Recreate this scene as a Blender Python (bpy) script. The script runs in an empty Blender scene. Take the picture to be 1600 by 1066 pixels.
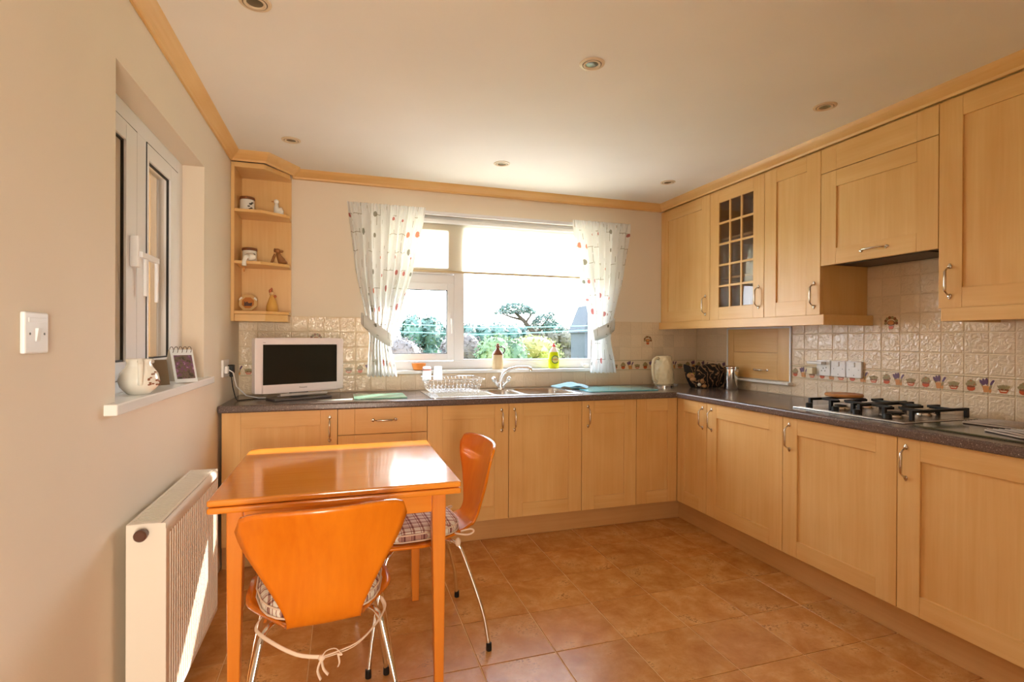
import bpy, bmesh, math, random
from math import sin, cos, pi, radians
from mathutils import Vector, Matrix
random.seed(7)
SC = bpy.context.scene
COL = SC.collection

# ------------------------------------------------------------------ camera
F_PX, YAW, PITCH, ROLL, CAMH = 819.0675, 0.3113, -0.0027, 0.0047, 1.2485
cd = bpy.data.cameras.new('camera')
cd.sensor_width = 36.0
cd.lens = 36.0 * F_PX / 1600.0
cd.clip_start = 0.05
cam = bpy.data.objects.new('camera', cd)
COL.objects.link(cam)
s_, c_, sp_, cp_ = sin(YAW), cos(YAW), sin(PITCH), cos(PITCH)
fw = Vector((s_*cp_, c_*cp_, sp_))
up0 = Vector((-s_*sp_, -c_*sp_, cp_))
rt0 = Vector((c_, -s_, 0))
rt = rt0*cos(ROLL) + up0*sin(ROLL)
up = up0*cos(ROLL) - rt0*sin(ROLL)
m = Matrix((rt, up, -fw)).transposed().to_4x4()
m.translation = Vector((0, 0, CAMH))
cam.matrix_world = m
SC.camera = cam

# ------------------------------------------------------------------ world, sun, exposure
SC.view_settings.view_transform = 'Standard'
SC.view_settings.look = 'None'
SC.view_settings.gamma = 1.0
SC.view_settings.use_curve_mapping = False
SC.view_settings.exposure = 0.68
w = bpy.data.worlds.new('sky'); SC.world = w
w.use_nodes = True
nt = w.node_tree; nt.nodes.clear()
wo = nt.nodes.new('ShaderNodeOutputWorld'); bg = nt.nodes.new('ShaderNodeBackground')
tc = nt.nodes.new('ShaderNodeTexCoord'); sx = nt.nodes.new('ShaderNodeSeparateXYZ')
rp = nt.nodes.new('ShaderNodeValToRGB')
rp.color_ramp.elements[0].position = 0.0; rp.color_ramp.elements[0].color = (0.95, 0.97, 1.0, 1)
rp.color_ramp.elements[1].position = 0.9; rp.color_ramp.elements[1].color = (0.62, 0.78, 1.0, 1)
nt.links.new(tc.outputs['Generated'], sx.inputs[0]); nt.links.new(sx.outputs['Z'], rp.inputs[0])
nt.links.new(rp.outputs[0], bg.inputs['Color']); bg.inputs['Strength'].default_value = 8.2
nt.links.new(bg.outputs[0], wo.inputs['Surface'])

sd = bpy.data.lights.new('sun', 'SUN'); sd.energy = 10.0; sd.angle = radians(0.9); sd.color = (1.0, 0.93, 0.80)
sun = bpy.data.objects.new('sun', sd); COL.objects.link(sun)
sun.location = (6, 9, 8)
sun.rotation_euler = Vector((-1.0, -1.0, -0.755)).to_track_quat('-Z', 'Y').to_euler()

# added fill light in front of the solid wall behind the camera
ad = bpy.data.lights.new('rear_fill', 'AREA'); ad.shape = 'RECTANGLE'; ad.size = .7; ad.size_y = 1.6; ad.spread = radians(112)
ad.energy = 30.0; ad.color = (1.0, 0.90, 0.74)
al = bpy.data.objects.new('rear_fill', ad); COL.objects.link(al)
al.location = (0, -1.62, 1.0); al.rotation_euler = (radians(90), 0, radians(22))

# ------------------------------------------------------------------ mesh helpers
class MB:
    def __init__(s): s.v = []; s.f = []; s.m = []; s.uv = None
    def add(s, vs, fs, mat=0):
        o = len(s.v); s.v += [tuple(v) for v in vs]
        for f in fs: s.f.append(tuple(i+o for i in f)); s.m.append(mat)
    def box(s, x0, x1, y0, y1, z0, z1, mat=0):
        x0, x1 = min(x0, x1), max(x0, x1); y0, y1 = min(y0, y1), max(y0, y1); z0, z1 = min(z0, z1), max(z0, z1)
        s.add([(x0,y0,z0),(x1,y0,z0),(x1,y1,z0),(x0,y1,z0),(x0,y0,z1),(x1,y0,z1),(x1,y1,z1),(x0,y1,z1)],
              [(0,3,2,1),(4,5,6,7),(0,1,5,4),(1,2,6,5),(2,3,7,6),(3,0,4,7)], mat)
        return s
    def prism(s, poly, a, b, fn, mat=0):
        """poly of (u,v), extruded from a to b along w; fn maps (u,v,w) to xyz"""
        n = len(poly)
        vs = [fn(u, v, a) for u, v in poly] + [fn(u, v, b) for u, v in poly]
        fs = [tuple(range(n))[::-1], tuple(range(n, 2*n))] + [(i, (i+1) % n, n+(i+1) % n, n+i) for i in range(n)]
        s.add(vs, fs, mat); return s
    def lathe(s, prof, c=(0,0,0), seg=24, mat=0, cap0=True, cap1=True, axis='Z', sx=1, sy=1):
        vs = []; n = len(prof)
        for r, z in prof:
            for i in range(seg):
                a = 2*pi*i/seg; p = (r*cos(a)*sx, r*sin(a)*sy, z)
                if axis == 'X': p = (p[2], p[0], p[1])
                if axis == 'Y': p = (p[0], p[2], p[1])
                vs.append((p[0]+c[0], p[1]+c[1], p[2]+c[2]))
        fs = [(j*seg+i, j*seg+(i+1) % seg, (j+1)*seg+(i+1) % seg, (j+1)*seg+i) for j in range(n-1) for i in range(seg)]
        if cap0: fs.append(tuple(range(seg))[::-1])
        if cap1: fs.append(tuple(range((n-1)*seg, n*seg)))
        s.add(vs, fs, mat); return s
    def tube(s, pts, r, seg=10, mat=0, closed=False, flat=1.0):
        pts = [Vector(p) for p in pts]; n = len(pts); vs = []
        nrm = None
        for i, p in enumerate(pts):
            a = pts[(i-1) % n] if (closed or i > 0) else p
            b = pts[(i+1) % n] if (closed or i < n-1) else p
            t = (b-a).normalized()
            if nrm is None:
                nrm = t.orthogonal().normalized()
            nrm = (nrm - t*nrm.dot(t))
            nrm = nrm.normalized() if nrm.length > 1e-6 else t.orthogonal().normalized()
            bn = t.cross(nrm)
            rr = r[i] if isinstance(r, (list, tuple)) else r
            for k in range(seg):
                q = 2*pi*k/seg
                vs.append(p + nrm*(rr*cos(q)) + bn*(rr*sin(q)*flat))
        fs = []
        for i in range(n if closed else n-1):
            j = (i+1) % n
            for k in range(seg):
                fs.append((i*seg+k, i*seg+(k+1) % seg, j*seg+(k+1) % seg, j*seg+k))
        if not closed:
            fs.append(tuple(range(seg))[::-1]); fs.append(tuple(range((n-1)*seg, n*seg)))
        s.add(vs, fs, mat); return s
    def ell(s, c, r, seg=16, rings=10, mat=0, rot=None):
        vs = []; R = rot or Matrix.Identity(3)
        for j in range(rings+1):
            th = pi*j/rings
            for i in range(seg):
                a = 2*pi*i/seg
                p = R @ Vector((r[0]*sin(th)*cos(a), r[1]*sin(th)*sin(a), r[2]*cos(th)))
                vs.append((c[0]+p.x, c[1]+p.y, c[2]+p.z))
        fs = [(j*seg+i, j*seg+(i+1) % seg, (j+1)*seg+(i+1) % seg, (j+1)*seg+i) for j in range(rings) for i in range(seg)]
        s.add(vs, fs, mat); return s
    def grid(s, fn, nu, nv, mat=0, closeu=False):
        vs = [fn(i/nu, j/nv) for j in range(nv+1) for i in range(nu+1)]
        fs = [(j*(nu+1)+i, j*(nu+1)+i+1, (j+1)*(nu+1)+i+1, (j+1)*(nu+1)+i) for j in range(nv) for i in range(nu)]
        s.add(vs, fs, mat); return s
    def build(s, name, mats, parent=None, smooth=False, bevel=0, seg=2, solid=0, sub=0, origin=None, recalc=True, ang=35, uv=None):
        if not isinstance(mats, (list, tuple)): mats = [mats]
        if parent is not None and origin is None:
            off = root_of(parent).location
        elif origin is not None: off = Vector(origin)
        else:
            xs = [v[0] for v in s.v]; ys = [v[1] for v in s.v]; zs = [v[2] for v in s.v]
            off = Vector(((min(xs)+max(xs))/2, (min(ys)+max(ys))/2, min(zs)))
        me = bpy.data.meshes.new(name)
        me.from_pydata([(v[0]-off[0], v[1]-off[1], v[2]-off[2]) for v in s.v], [], s.f)
        for mt in mats: me.materials.append(mt)
        me.polygons.foreach_set('material_index', s.m)
        bm = bmesh.new(); bm.from_mesh(me)
        bmesh.ops.remove_doubles(bm, verts=bm.verts, dist=1e-6)
        if recalc: bmesh.ops.recalc_face_normals(bm, faces=bm.faces)
        if uv:
            lay = bm.loops.layers.uv.new('UVMap')
            for f in bm.faces:
                for l in f.loops:
                    l[lay].uv = uv(l.vert.co + off)
        bm.to_mesh(me); bm.free()
        if smooth:
            me.polygons.foreach_set('use_smooth', [True]*len(me.polygons))
            if smooth != 'all': 
                try: me.set_sharp_from_angle(angle=radians(ang))
                except Exception: pass
        o = bpy.data.objects.new(name, me); COL.objects.link(o)
        if parent is not None: o.parent = parent
        else: o.location = off
        if solid:
            md = o.modifiers.new('s', 'SOLIDIFY'); md.thickness = solid; md.offset = 0
        if bevel:
            md = o.modifiers.new('b', 'BEVEL'); md.width = bevel; md.segments = seg; md.limit_method = 'ANGLE'; md.angle_limit = radians(40)
            md.harden_normals = False
        if sub:
            md = o.modifiers.new('d', 'SUBSURF'); md.levels = sub; md.render_levels = sub
        return o

def root_of(o):
    while o.parent: o = o.parent
    return o
def empty(name, loc, rz=0):
    o = bpy.data.objects.new(name, None); COL.objects.link(o); o.empty_display_size = .1
    o.location = loc; o.rotation_euler = (0, 0, rz); return o
def tag(o, label, cat, group=None, kind=None):
    if label: o['label'] = label
    if cat: o['category'] = cat
    if group: o['group'] = group
    if kind: o['kind'] = kind
    return o
def thing(name, loc, label, cat, group=None, rz=0): return tag(empty(name, loc, rz), label, cat, group)
def struct(o): o['kind'] = 'structure'; return o
def copy_part(src, parent, loc):
    c = src.copy(); COL.objects.link(c); c.parent = parent; c.location = loc; return c

# ------------------------------------------------------------------ material helpers
def lin(r, g, b):
    f = lambda c: ((c/255+0.055)/1.055)**2.4 if c/255 > 0.04045 else c/255/12.92
    return (f(r), f(g), f(b), 1)
def newmat(name):
    m = bpy.data.materials.new(name); m.use_nodes = True
    n = m.node_tree.nodes; return m, n, m.node_tree.links, n['Principled BSDF']
def simple(name, col, rough=.5, metal=0, spec=.5, coat=0, trans=0, ior=1.45, emit=None):
    m, n, l, b = newmat(name)
    b.inputs['Base Color'].default_value = col; b.inputs['Roughness'].default_value = rough
    b.inputs['Metallic'].default_value = metal; b.inputs['Specular IOR Level'].default_value = spec
    b.inputs['Coat Weight'].default_value = coat; b.inputs['Coat Roughness'].default_value = .05
    b.inputs['Transmission Weight'].default_value = trans; b.inputs['IOR'].default_value = ior
    return m
def objcoord(n, l, scale=(1,1,1), rnd=True, rot=(0,0,0)):
    t = n.new('ShaderNodeTexCoord'); mp = n.new('ShaderNodeMapping'); mp.inputs['Scale'].default_value = scale
    mp.inputs['Rotation'].default_value = rot
    l.new(t.outputs['Object'], mp.inputs['Vector'])
    if rnd:
        oi = n.new('ShaderNodeObjectInfo'); mu = n.new('ShaderNodeMath'); mu.operation = 'MULTIPLY'; mu.inputs[1].default_value = 37.0
        cb = n.new('ShaderNodeCombineXYZ')
        l.new(oi.outputs['Random'], mu.inputs[0])
        for k in range(3): l.new(mu.outputs[0], cb.inputs[k])
        l.new(cb.outputs[0], mp.inputs['Location'])
    return mp
def noise(n, l, vec, scale, detail=3, rough=.5, dist=0):
    t = n.new('ShaderNodeTexNoise'); t.inputs['Scale'].default_value = scale; t.inputs['Detail'].default_value = detail
    t.inputs['Roughness'].default_value = rough; t.inputs['Distortion'].default_value = dist
    l.new(vec.outputs[0], t.inputs['Vector']); return t
def ramp(n, l, fac, stops):
    r = n.new('ShaderNodeValToRGB'); cr = r.color_ramp
    while len(cr.elements) < len(stops): cr.elements.new(.5)
    for e, (p, c) in zip(cr.elements, stops): e.position = p; e.color = c
    l.new(fac, r.inputs[0]); return r
def bump(n, l, b, h, strength=.2, dist=.01):
    bp = n.new('ShaderNodeBump'); bp.inputs['Strength'].default_value = strength; bp.inputs['Distance'].default_value = dist
    l.new(h, bp.inputs['Height']); l.new(bp.outputs[0], b.inputs['Normal']); return bp
def paint(name, col, rough=.7, bs=.08, sc=180):
    m, n, l, b = newmat(name); b.inputs['Roughness'].default_value = rough
    v = objcoord(n, l, rnd=False); t = noise(n, l, v, 1.5, 2)
    c2 = tuple(x*.95 for x in col[:3])+(1,)
    r = ramp(n, l, t.outputs['Fac'], [(.35, c2), (.65, col)]); l.new(r.outputs[0], b.inputs['Base Color'])
    t2 = noise(n, l, v, sc, 3); bump(n, l, b, t2.outputs['Fac'], bs, .004); b.inputs['Specular IOR Level'].default_value = .3
    return m
def wood(name, ca, cb_, grain, rough=.36, spec=.5, coat=0, scale=1.0, contrast=1):
    """grain: axis letter along which the fibres run"""
    m, n, l, b = newmat(name); b.inputs['Roughness'].default_value = rough; b.inputs['Specular IOR Level'].default_value = spec
    b.inputs['Coat Weight'].default_value = coat; b.inputs['Coat Roughness'].default_value = .06
    sc = [14*scale]*3; sc['XYZ'.index(grain)] = .9*scale
    v = objcoord(n, l, sc); t = noise(n, l, v, 1.0, 5, .6, .6)
    sc2 = [90*scale]*3; sc2['XYZ'.index(grain)] = 3*scale
    v2 = objcoord(n, l, sc2); t2 = noise(n, l, v2, 1.0, 2)
    v3 = objcoord(n, l, (3, 3, 3)); t3 = noise(n, l, v3, 1.0, 2)
    mx = n.new('ShaderNodeMix'); mx.data_type = 'FLOAT'; mx.inputs[0].default_value = .3
    l.new(t.outputs['Fac'], mx.inputs[2]); l.new(t2.outputs['Fac'], mx.inputs[3])
    mx2 = n.new('ShaderNodeMix'); mx2.data_type = 'FLOAT'; mx2.inputs[0].default_value = .35
    l.new(mx.outputs[0], mx2.inputs[2]); l.new(t3.outputs['Fac'], mx2.inputs[3])
    r = ramp(n, l, mx2.outputs[0], [(.36, ca), (.64, cb_)]); l.new(r.outputs[0], b.inputs['Base Color'])
    bump(n, l, b, t2.outputs['Fac'], .03, .002)
    return m
def glassy(name, tint=(1,1,1,1), rough=0.0, edge=.04):
    """thin pane: straight-through transmission plus a fresnel reflection"""
    m = bpy.data.materials.new(name); m.use_nodes = True; n = m.node_tree.nodes; l = m.node_tree.links; n.clear()
    o = n.new('ShaderNodeOutputMaterial'); mx = n.new('ShaderNodeMixShader'); t = n.new('ShaderNodeBsdfTransparent')
    g = n.new('ShaderNodeBsdfGlossy'); g.inputs['Roughness'].default_value = rough
    lw = n.new('ShaderNodeLayerWeight'); lw.inputs['Blend'].default_value = .5
    pw_ = n.new('ShaderNodeMath'); pw_.operation = 'POWER'; pw_.inputs[1].default_value = 4.0; l.new(lw.outputs['Facing'], pw_.inputs[0])
    fr = n.new('ShaderNodeMath'); fr.operation = 'MULTIPLY_ADD'; fr.inputs[1].default_value = .9; fr.inputs[2].default_value = edge; l.new(pw_.outputs[0], fr.inputs[0])
    t.inputs['Color'].default_value = tint
    l.new(fr.outputs[0], mx.inputs[0]); l.new(t.outputs[0], mx.inputs[1]); l.new(g.outputs[0], mx.inputs[2]); l.new(mx.outputs[0], o.inputs['Surface'])
    return m

W_A, W_B = lin(222, 172, 104), lin(234, 193, 130)
M = {}
M['wood_z'] = wood('maple_vertical', W_A, W_B, 'Z')
M['wood_x'] = wood('maple_across', W_A, W_B, 'X')
M['wood_y'] = wood('maple_along', W_A, W_B, 'Y')
M['beech_z'] = wood('beech_vertical', lin(226, 126, 34), lin(238, 148, 54), 'Z', .3, .5, .25, .8)
M['beech_x'] = wood('beech_across', lin(236, 138, 38), lin(248, 160, 60), 'X', .14, .5, .5, .8)
M['shell'] = wood('orange_beech_shell', lin(214, 110, 10), lin(232, 132, 22), 'Z', .26, .5, .35, .6)
M['wall'] = paint('cream_wall_paint', lin(236, 222, 202))
M['ceil'] = paint('ceiling_paint', lin(244, 239, 230), .8, .05)
M['white'] = simple('white_upvc', lin(236, 236, 238), .3)
M['whitegloss'] = simple('white_gloss_board', lin(240, 240, 238), .18)
M['plastic'] = simple('white_plastic', lin(238, 238, 240), .28)
M['gasket'] = simple('black_rubber', lin(32, 30, 30), .6)
M['black'] = simple('black_plastic', lin(22, 22, 22), .45)
M['iron'] = simple('black_cast_iron', lin(24, 26, 26), .5)
M['chrome'] = simple('chrome', (.86, .87, .88, 1), .09, 1)
M['nickel'] = simple('satin_nickel', (.60, .54, .47, 1), .2, 1)
M['steel'] = simple('brushed_steel', (.72, .72, .71, 1), .24, 1)
M['darkgrey'] = simple('hood_grey', lin(72, 62, 54), .45, .2)
M['cream'] = simple('cream_ceramic', lin(238, 226, 196), .14, coat=.5)
M['ceramic'] = simple('white_ceramic', lin(240, 236, 226), .12, coat=.5)
M['glass'] = glassy('window_glass')
M['cabglass'] = glassy('cabinet_glass', (.78, .74, .7, 1))
M['rad'] = simple('radiator_enamel', lin(238, 228, 214), .3)
M['brown'] = simple('brown_cap', lin(96, 64, 50), .35)
M['dark_screen'] = simple('tv_screen', lin(20, 24, 20), .22)
M['tvwhite'] = simple('tv_white', lin(236, 226, 228), .25)

# ---- worktop laminate
m, n, l, b = newmat('speckled_brown_laminate'); v = objcoord(n, l, rnd=False)
t = n.new('ShaderNodeTexVoronoi'); t.inputs['Scale'].default_value = 420; l.new(v.outputs[0], t.inputs['Vector'])
t2 = noise(n, l, v, 260, 2)
r = ramp(n, l, t.outputs['Color'], [(.0, lin(86, 72, 70)), (.6, lin(102, 88, 84)), (.88, lin(124, 108, 102)), (.96, lin(190, 174, 160))])
l.new(r.outputs[0], b.inputs['Base Color']); b.inputs['Roughness'].default_value = .22; b.inputs['Specular IOR Level'].default_value = .6
M['worktop'] = m
# ---- wall tile glaze, wavy relief
def tile_mat(name, col):
    m, n, l, b = newmat(name); v = objcoord(n, l, (1, 1, 1))
    oi = n.new('ShaderNodeObjectInfo')
    c2 = tuple(x*.9 for x in col[:3])+(1,)
    r = ramp(n, l, oi.outputs['Random'], [(0, c2), (1, col)]); l.new(r.outputs[0], b.inputs['Base Color'])
    t = noise(n, l, v, 42, 2, .45, 1.2); bump(n, l, b, t.outputs['Fac'], .55, .008)
    b.inputs['Roughness'].default_value = .07; b.inputs['Specular IOR Level'].default_value = .5
    return m
M['tile'] = tile_mat('cream_glazed_tile', lin(238, 216, 186))
M['grout'] = simple('grout', lin(226, 204, 172), .8)
# ---- floor tile
m, n, l, b = newmat('travertine_floor_tile'); v = objcoord(n, l, (1, 1, 1))
t = noise(n, l, v, 7, 8, .68, .25); r = ramp(n, l, t.outputs['Fac'], [(.33, lin(188, 122, 60)), (.5, lin(206, 144, 80)), (.66, lin(224, 170, 106))])
v2 = objcoord(n, l, (1, 1.6, 1)); t2 = noise(n, l, v2, 75, 4, .7, .3)
t3 = noise(n, l, v, 7, 2)
mu = n.new('ShaderNodeMath'); mu.operation = 'MULTIPLY'; l.new(t2.outputs['Fac'], mu.inputs[0]); l.new(t3.outputs['Fac'], mu.inputs[1])
pit = ramp(n, l, mu.outputs[0], [(.345, (0, 0, 0, 1)), (.43, (.8, .8, .8, 1))])
mx = n.new('ShaderNodeMix'); mx.data_type = 'RGBA'; l.new(pit.outputs[0], mx.inputs[0]); l.new(r.outputs[0], mx.inputs[6]); mx.inputs[7].default_value = lin(134, 82, 42)
oi = n.new('ShaderNodeObjectInfo'); rr = ramp(n, l, oi.outputs['Random'], [(0, (.86, .86, .86, 1)), (1, (1.0, 1.0, 1.0, 1))])
m2 = n.new('ShaderNodeMix'); m2.data_type = 'RGBA'; m2.blend_type = 'MULTIPLY'; m2.inputs[0].default_value = 1
l.new(mx.outputs[2], m2.inputs[6]); l.new(rr.outputs[0], m2.inputs[7]); l.new(m2.outputs[2], b.inputs['Base Color'])
b.inputs['Roughness'].default_value = .27; b.inputs['Specular IOR Level'].default_value = .5
bump(n, l, b, t2.outputs['Fac'], .12, .003)
M['floor'] = m
M['floorgrout'] = simple('floor_grout', lin(226, 182, 124), .6)
# ---- checked cushion cloth
m, n, l, b = newmat('checked_cloth'); v = objcoord(n, l, (1, 1, 1), False)
sp = n.new('ShaderNodeSeparateXYZ'); l.new(v.outputs[0], sp.inputs[0])
def stripes(out, freq, lo, hi):
    a = n.new('ShaderNodeMath'); a.operation = 'MULTIPLY'; a.inputs[1].default_value = freq; l.new(out, a.inputs[0])
    f = n.new('ShaderNodeMath'); f.operation = 'FRACT'; l.new(a.outputs[0], f.inputs[0])
    g = n.new('ShaderNodeMath'); g.operation = 'COMPARE'; g.inputs[1].default_value = (lo+hi)/2; g.inputs[2].default_value = (hi-lo)/2; l.new(f.outputs[0], g.inputs[0])
    return g
def addn(a, c, op='ADD'):
    g = n.new('ShaderNodeMath'); g.operation = op; l.new(a.outputs[0], g.inputs[0]); l.new(c.outputs[0], g.inputs[1]); g.use_clamp = True; return g
A = addn(stripes(sp.outputs['X'], 26, .1, .3), stripes(sp.outputs['X'], 26, .42, .5))
B = addn(stripes(sp.outputs['Y'], 26, .1, .3), stripes(sp.outputs['Y'], 26, .42, .5))
Z = stripes(sp.outputs['Z'], 40, .2, .5)
C = n.new('ShaderNodeMath'); C.operation = 'ADD'; l.new(A.outputs[0], C.inputs[0]); l.new(B.outputs[0], C.inputs[1])
hf = n.new('ShaderNodeMath'); hf.operation = 'MULTIPLY'; hf.inputs[1].default_value = .5; l.new(C.outputs[0], hf.inputs[0])
r = ramp(n, l, hf.outputs[0], [(0, lin(236, 226, 212)), (.5, lin(176, 132, 118)), (1, lin(110, 62, 58))]); r.color_ramp.interpolation = 'CONSTANT'
r.color_ramp.elements[1].position = .4; r.color_ramp.elements[2].position = .9
l.new(r.outputs[0], b.inputs['Base Color']); b.inputs['Roughness'].default_value = .85
M['check'] = m
M['tie'] = simple('cotton_tape', lin(232, 206, 184), .8)
# ---- curtain cloth
m = bpy.data.materials.new('printed_curtain_cloth'); m.use_nodes = True; n = m.node_tree.nodes; l = m.node_tree.links; n.clear()
o_ = n.new('ShaderNodeOutputMaterial'); uvn = n.new('ShaderNodeUVMap')
vo = n.new('ShaderNodeTexVoronoi'); vo.voronoi_dimensions = '2D'; vo.inputs['Scale'].default_value = 8.0; vo.inputs['Randomness'].default_value = .75
l.new(uvn.outputs[0], vo.inputs['Vector'])
nz = n.new('ShaderNodeTexNoise'); nz.inputs['Scale'].default_value = 26; nz.inputs['Detail'].default_value = 2; l.new(uvn.outputs[0], nz.inputs['Vector'])
ad1 = n.new('ShaderNodeMath'); ad1.operation = 'MULTIPLY_ADD'; ad1.inputs[1].default_value = .10; l.new(nz.outputs['Fac'], ad1.inputs[0]); l.new(vo.outputs['Distance'], ad1.inputs[2])
sc_ = n.new('ShaderNodeSeparateColor'); l.new(vo.outputs['Color'], sc_.inputs[0])
sz = ramp(n, l, sc_.outputs[1], [(0, (0, 0, 0, 1)), (.42, (0, 0, 0, 1)), (.45, (.12, .12, .12, 1)), (1, (.24, .24, .24, 1))])
lt = n.new('ShaderNodeMath'); lt.operation = 'LESS_THAN'; l.new(ad1.outputs[0], lt.inputs[0]); l.new(sz.outputs[0], lt.inputs[1])
spot = n.new('ShaderNodeMath'); spot.operation = 'MULTIPLY'; spot.inputs[1].default_value = .8; l.new(lt.outputs[0], spot.inputs[0])
colr = ramp(n, l, sc_.outputs[0], [(0, lin(170, 40, 26)), (.22, lin(222, 96, 26)), (.42, lin(96, 96, 70)), (.6, lin(190, 60, 50)), (.8, lin(120, 112, 84))]); colr.color_ramp.interpolation = 'CONSTANT'
br = n.new('ShaderNodeTexBrick'); br.inputs['Scale'].default_value = 9; br.inputs['Mortar Size'].default_value = .018; br.inputs['Brick Width'].default_value = .7; br.inputs['Row Height'].default_value = 1.1
br.inputs['Color1'].default_value = (0, 0, 0, 1); br.inputs['Color2'].default_value = (0, 0, 0, 1); br.inputs['Mortar'].default_value = (1, 1, 1, 1); br.inputs['Mortar Smooth'].default_value = 0
l.new(uvn.outputs[0], br.inputs['Vector'])
nz2 = n.new('ShaderNodeTexNoise'); nz2.inputs['Scale'].default_value = 11; l.new(uvn.outputs[0], nz2.inputs['Vector'])
gate = ramp(n, l, nz2.outputs['Fac'], [(.54, (0, 0, 0, 1)), (.56, (1, 1, 1, 1))])
ml = n.new('ShaderNodeMix'); ml.data_type = 'RGBA'; ml.blend_type = 'MULTIPLY'; ml.inputs[0].default_value = 1; l.new(br.outputs['Color'], ml.inputs[6]); l.new(gate.outputs[0], ml.inputs[7])
c1 = n.new('ShaderNodeMix'); c1.data_type = 'RGBA'; c1.inputs[6].default_value = lin(240, 240, 238); c1.inputs[7].default_value = lin(168, 160, 142); l.new(ml.outputs[2], c1.inputs[0])
c2 = n.new('ShaderNodeMix'); c2.data_type = 'RGBA'; l.new(spot.outputs[0], c2.inputs[0]); l.new(c1.outputs[2], c2.inputs[6]); l.new(colr.outputs[0], c2.inputs[7])
df = n.new('ShaderNodeBsdfDiffuse'); tl = n.new('ShaderNodeBsdfTranslucent'); ms = n.new('ShaderNodeMixShader'); ms.inputs[0].default_value = .42
l.new(c2.outputs[2], df.inputs[0]); l.new(c2.outputs[2], tl.inputs[0]); l.new(df.outputs[0], ms.inputs[1]); l.new(tl.outputs[0], ms.inputs[2]); l.new(ms.outputs[0], o_.inputs[0])
M['curtain'] = m
def translucent(name, col, f=.5, tr=0.0):
    m = bpy.data.materials.new(name); m.use_nodes = True; n = m.node_tree.nodes; l = m.node_tree.links; n.clear()
    o = n.new('ShaderNodeOutputMaterial'); d = n.new('ShaderNodeBsdfDiffuse'); t = n.new('ShaderNodeBsdfTranslucent'); x = n.new('ShaderNodeMixShader'); x.inputs[0].default_value = f
    d.inputs[0].default_value = col; t.inputs[0].default_value = col; l.new(d.outputs[0], x.inputs[1]); l.new(t.outputs[0], x.inputs[2])
    p = n.new('ShaderNodeBsdfTransparent'); y = n.new('ShaderNodeMixShader'); y.inputs[0].default_value = tr
    l.new(x.outputs[0], y.inputs[1]); l.new(p.outputs[0], y.inputs[2]); l.new(y.outputs[0], o.inputs[0]); return m
M['blind'] = translucent('roller_blind_cloth', lin(250, 246, 236), .8, .10)

# ------------------------------------------------------------------ room shell
XL, XR, YW, ZC, YF = -.63, 2.80, 3.685, 2.336, -1.7
XB, YB, XW = 2.203, 3.102, 2.454
def wall_with_hole(name, fn, u0, u1, z0, z1, h, th, mat):
    """fn(u,t,z)->xyz ; h=(hu0,hu1,hz0,hz1)"""
    mb = MB()
    for a, b_, c, d in ((u0, h[0], z0, z1), (h[1], u1, z0, z1), (h[0], h[1], z0, h[2]), (h[0], h[1], h[3], z1)):
        if b_-a > 1e-4 and d-c > 1e-4:
            p = fn(a, 0, c); q = fn(b_, th, d); mb.box(p[0], q[0], p[1], q[1], p[2], q[2])
    return struct(mb.build(name, mat, bevel=0))
WX0, WX1, WZ0, WZ1 = .20, 1.95, 1.008, 2.142
wall_back = wall_with_hole('wall_back', lambda u, t, z: (u, YW+t, z), XL-.2, XR+.2, 0, ZC, (WX0, WX1, WZ0, WZ1), .30, M['wall'])
wall_left = wall_with_hole('wall_left', lambda u, t, z: (XL-t, u, z), YF, YW, 0, ZC, (1.80, 2.815, 1.03, 2.06), .22, M['wall'])
wall_right = struct(MB().box(XR, XR+.2, YF, YW, 0, ZC).build('wall_right', M['wall']))
wall_front = struct(MB().box(XL-.2, XR+.2, YF-.2, YF, 0, ZC).build('wall_front', paint('rear_wall_darkened', lin(190, 160, 130))))  # unseen wall, coloured darker to cut the light it bounces back
ceiling = struct(MB().box(XL-.22, XR+.2, YF-.2, YW+.3, ZC, ZC+.15).build('ceiling', M['ceil']))
floor = struct(MB().box(XL-.22, XR+.2, YF-.2, YW+.3, -.12, -.0025).build('floor', M['floorgrout']))

# floor tiles, each its own piece
P_ = .312
cache = {}
for i in range(-4, 6):
    for j in range(-12, 5):
        x0, x1 = .502+P_*i+.0022, .502+P_*(i+1)-.0022
        y0, y1 = 1.936+P_*j+.0022, 1.936+P_*(j+1)-.0022
        x0, x1, y0, y1 = max(x0, XL+.002), min(x1, 2.262), max(y0, YF+.002), min(y1, 3.162)
        if x1-x0 < .02 or y1-y0 < .02: continue
        key = (round(x1-x0, 4), round(y1-y0, 4))
        cx, cy = (x0+x1)/2, (y0+y1)/2
        loc = Vector((cx, cy, 0))-floor.location
        if key not in cache:
            mb = MB().box(-key[0]/2, key[0]/2, -key[1]/2, key[1]/2, -.008, 0)
            o = mb.build('floor_tile', M['floor'], parent=floor, origin=(0, 0, 0), bevel=.0012, seg=1); o.location = loc; cache[key] = o
        else: copy_part(cache[key], floor, loc)

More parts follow.
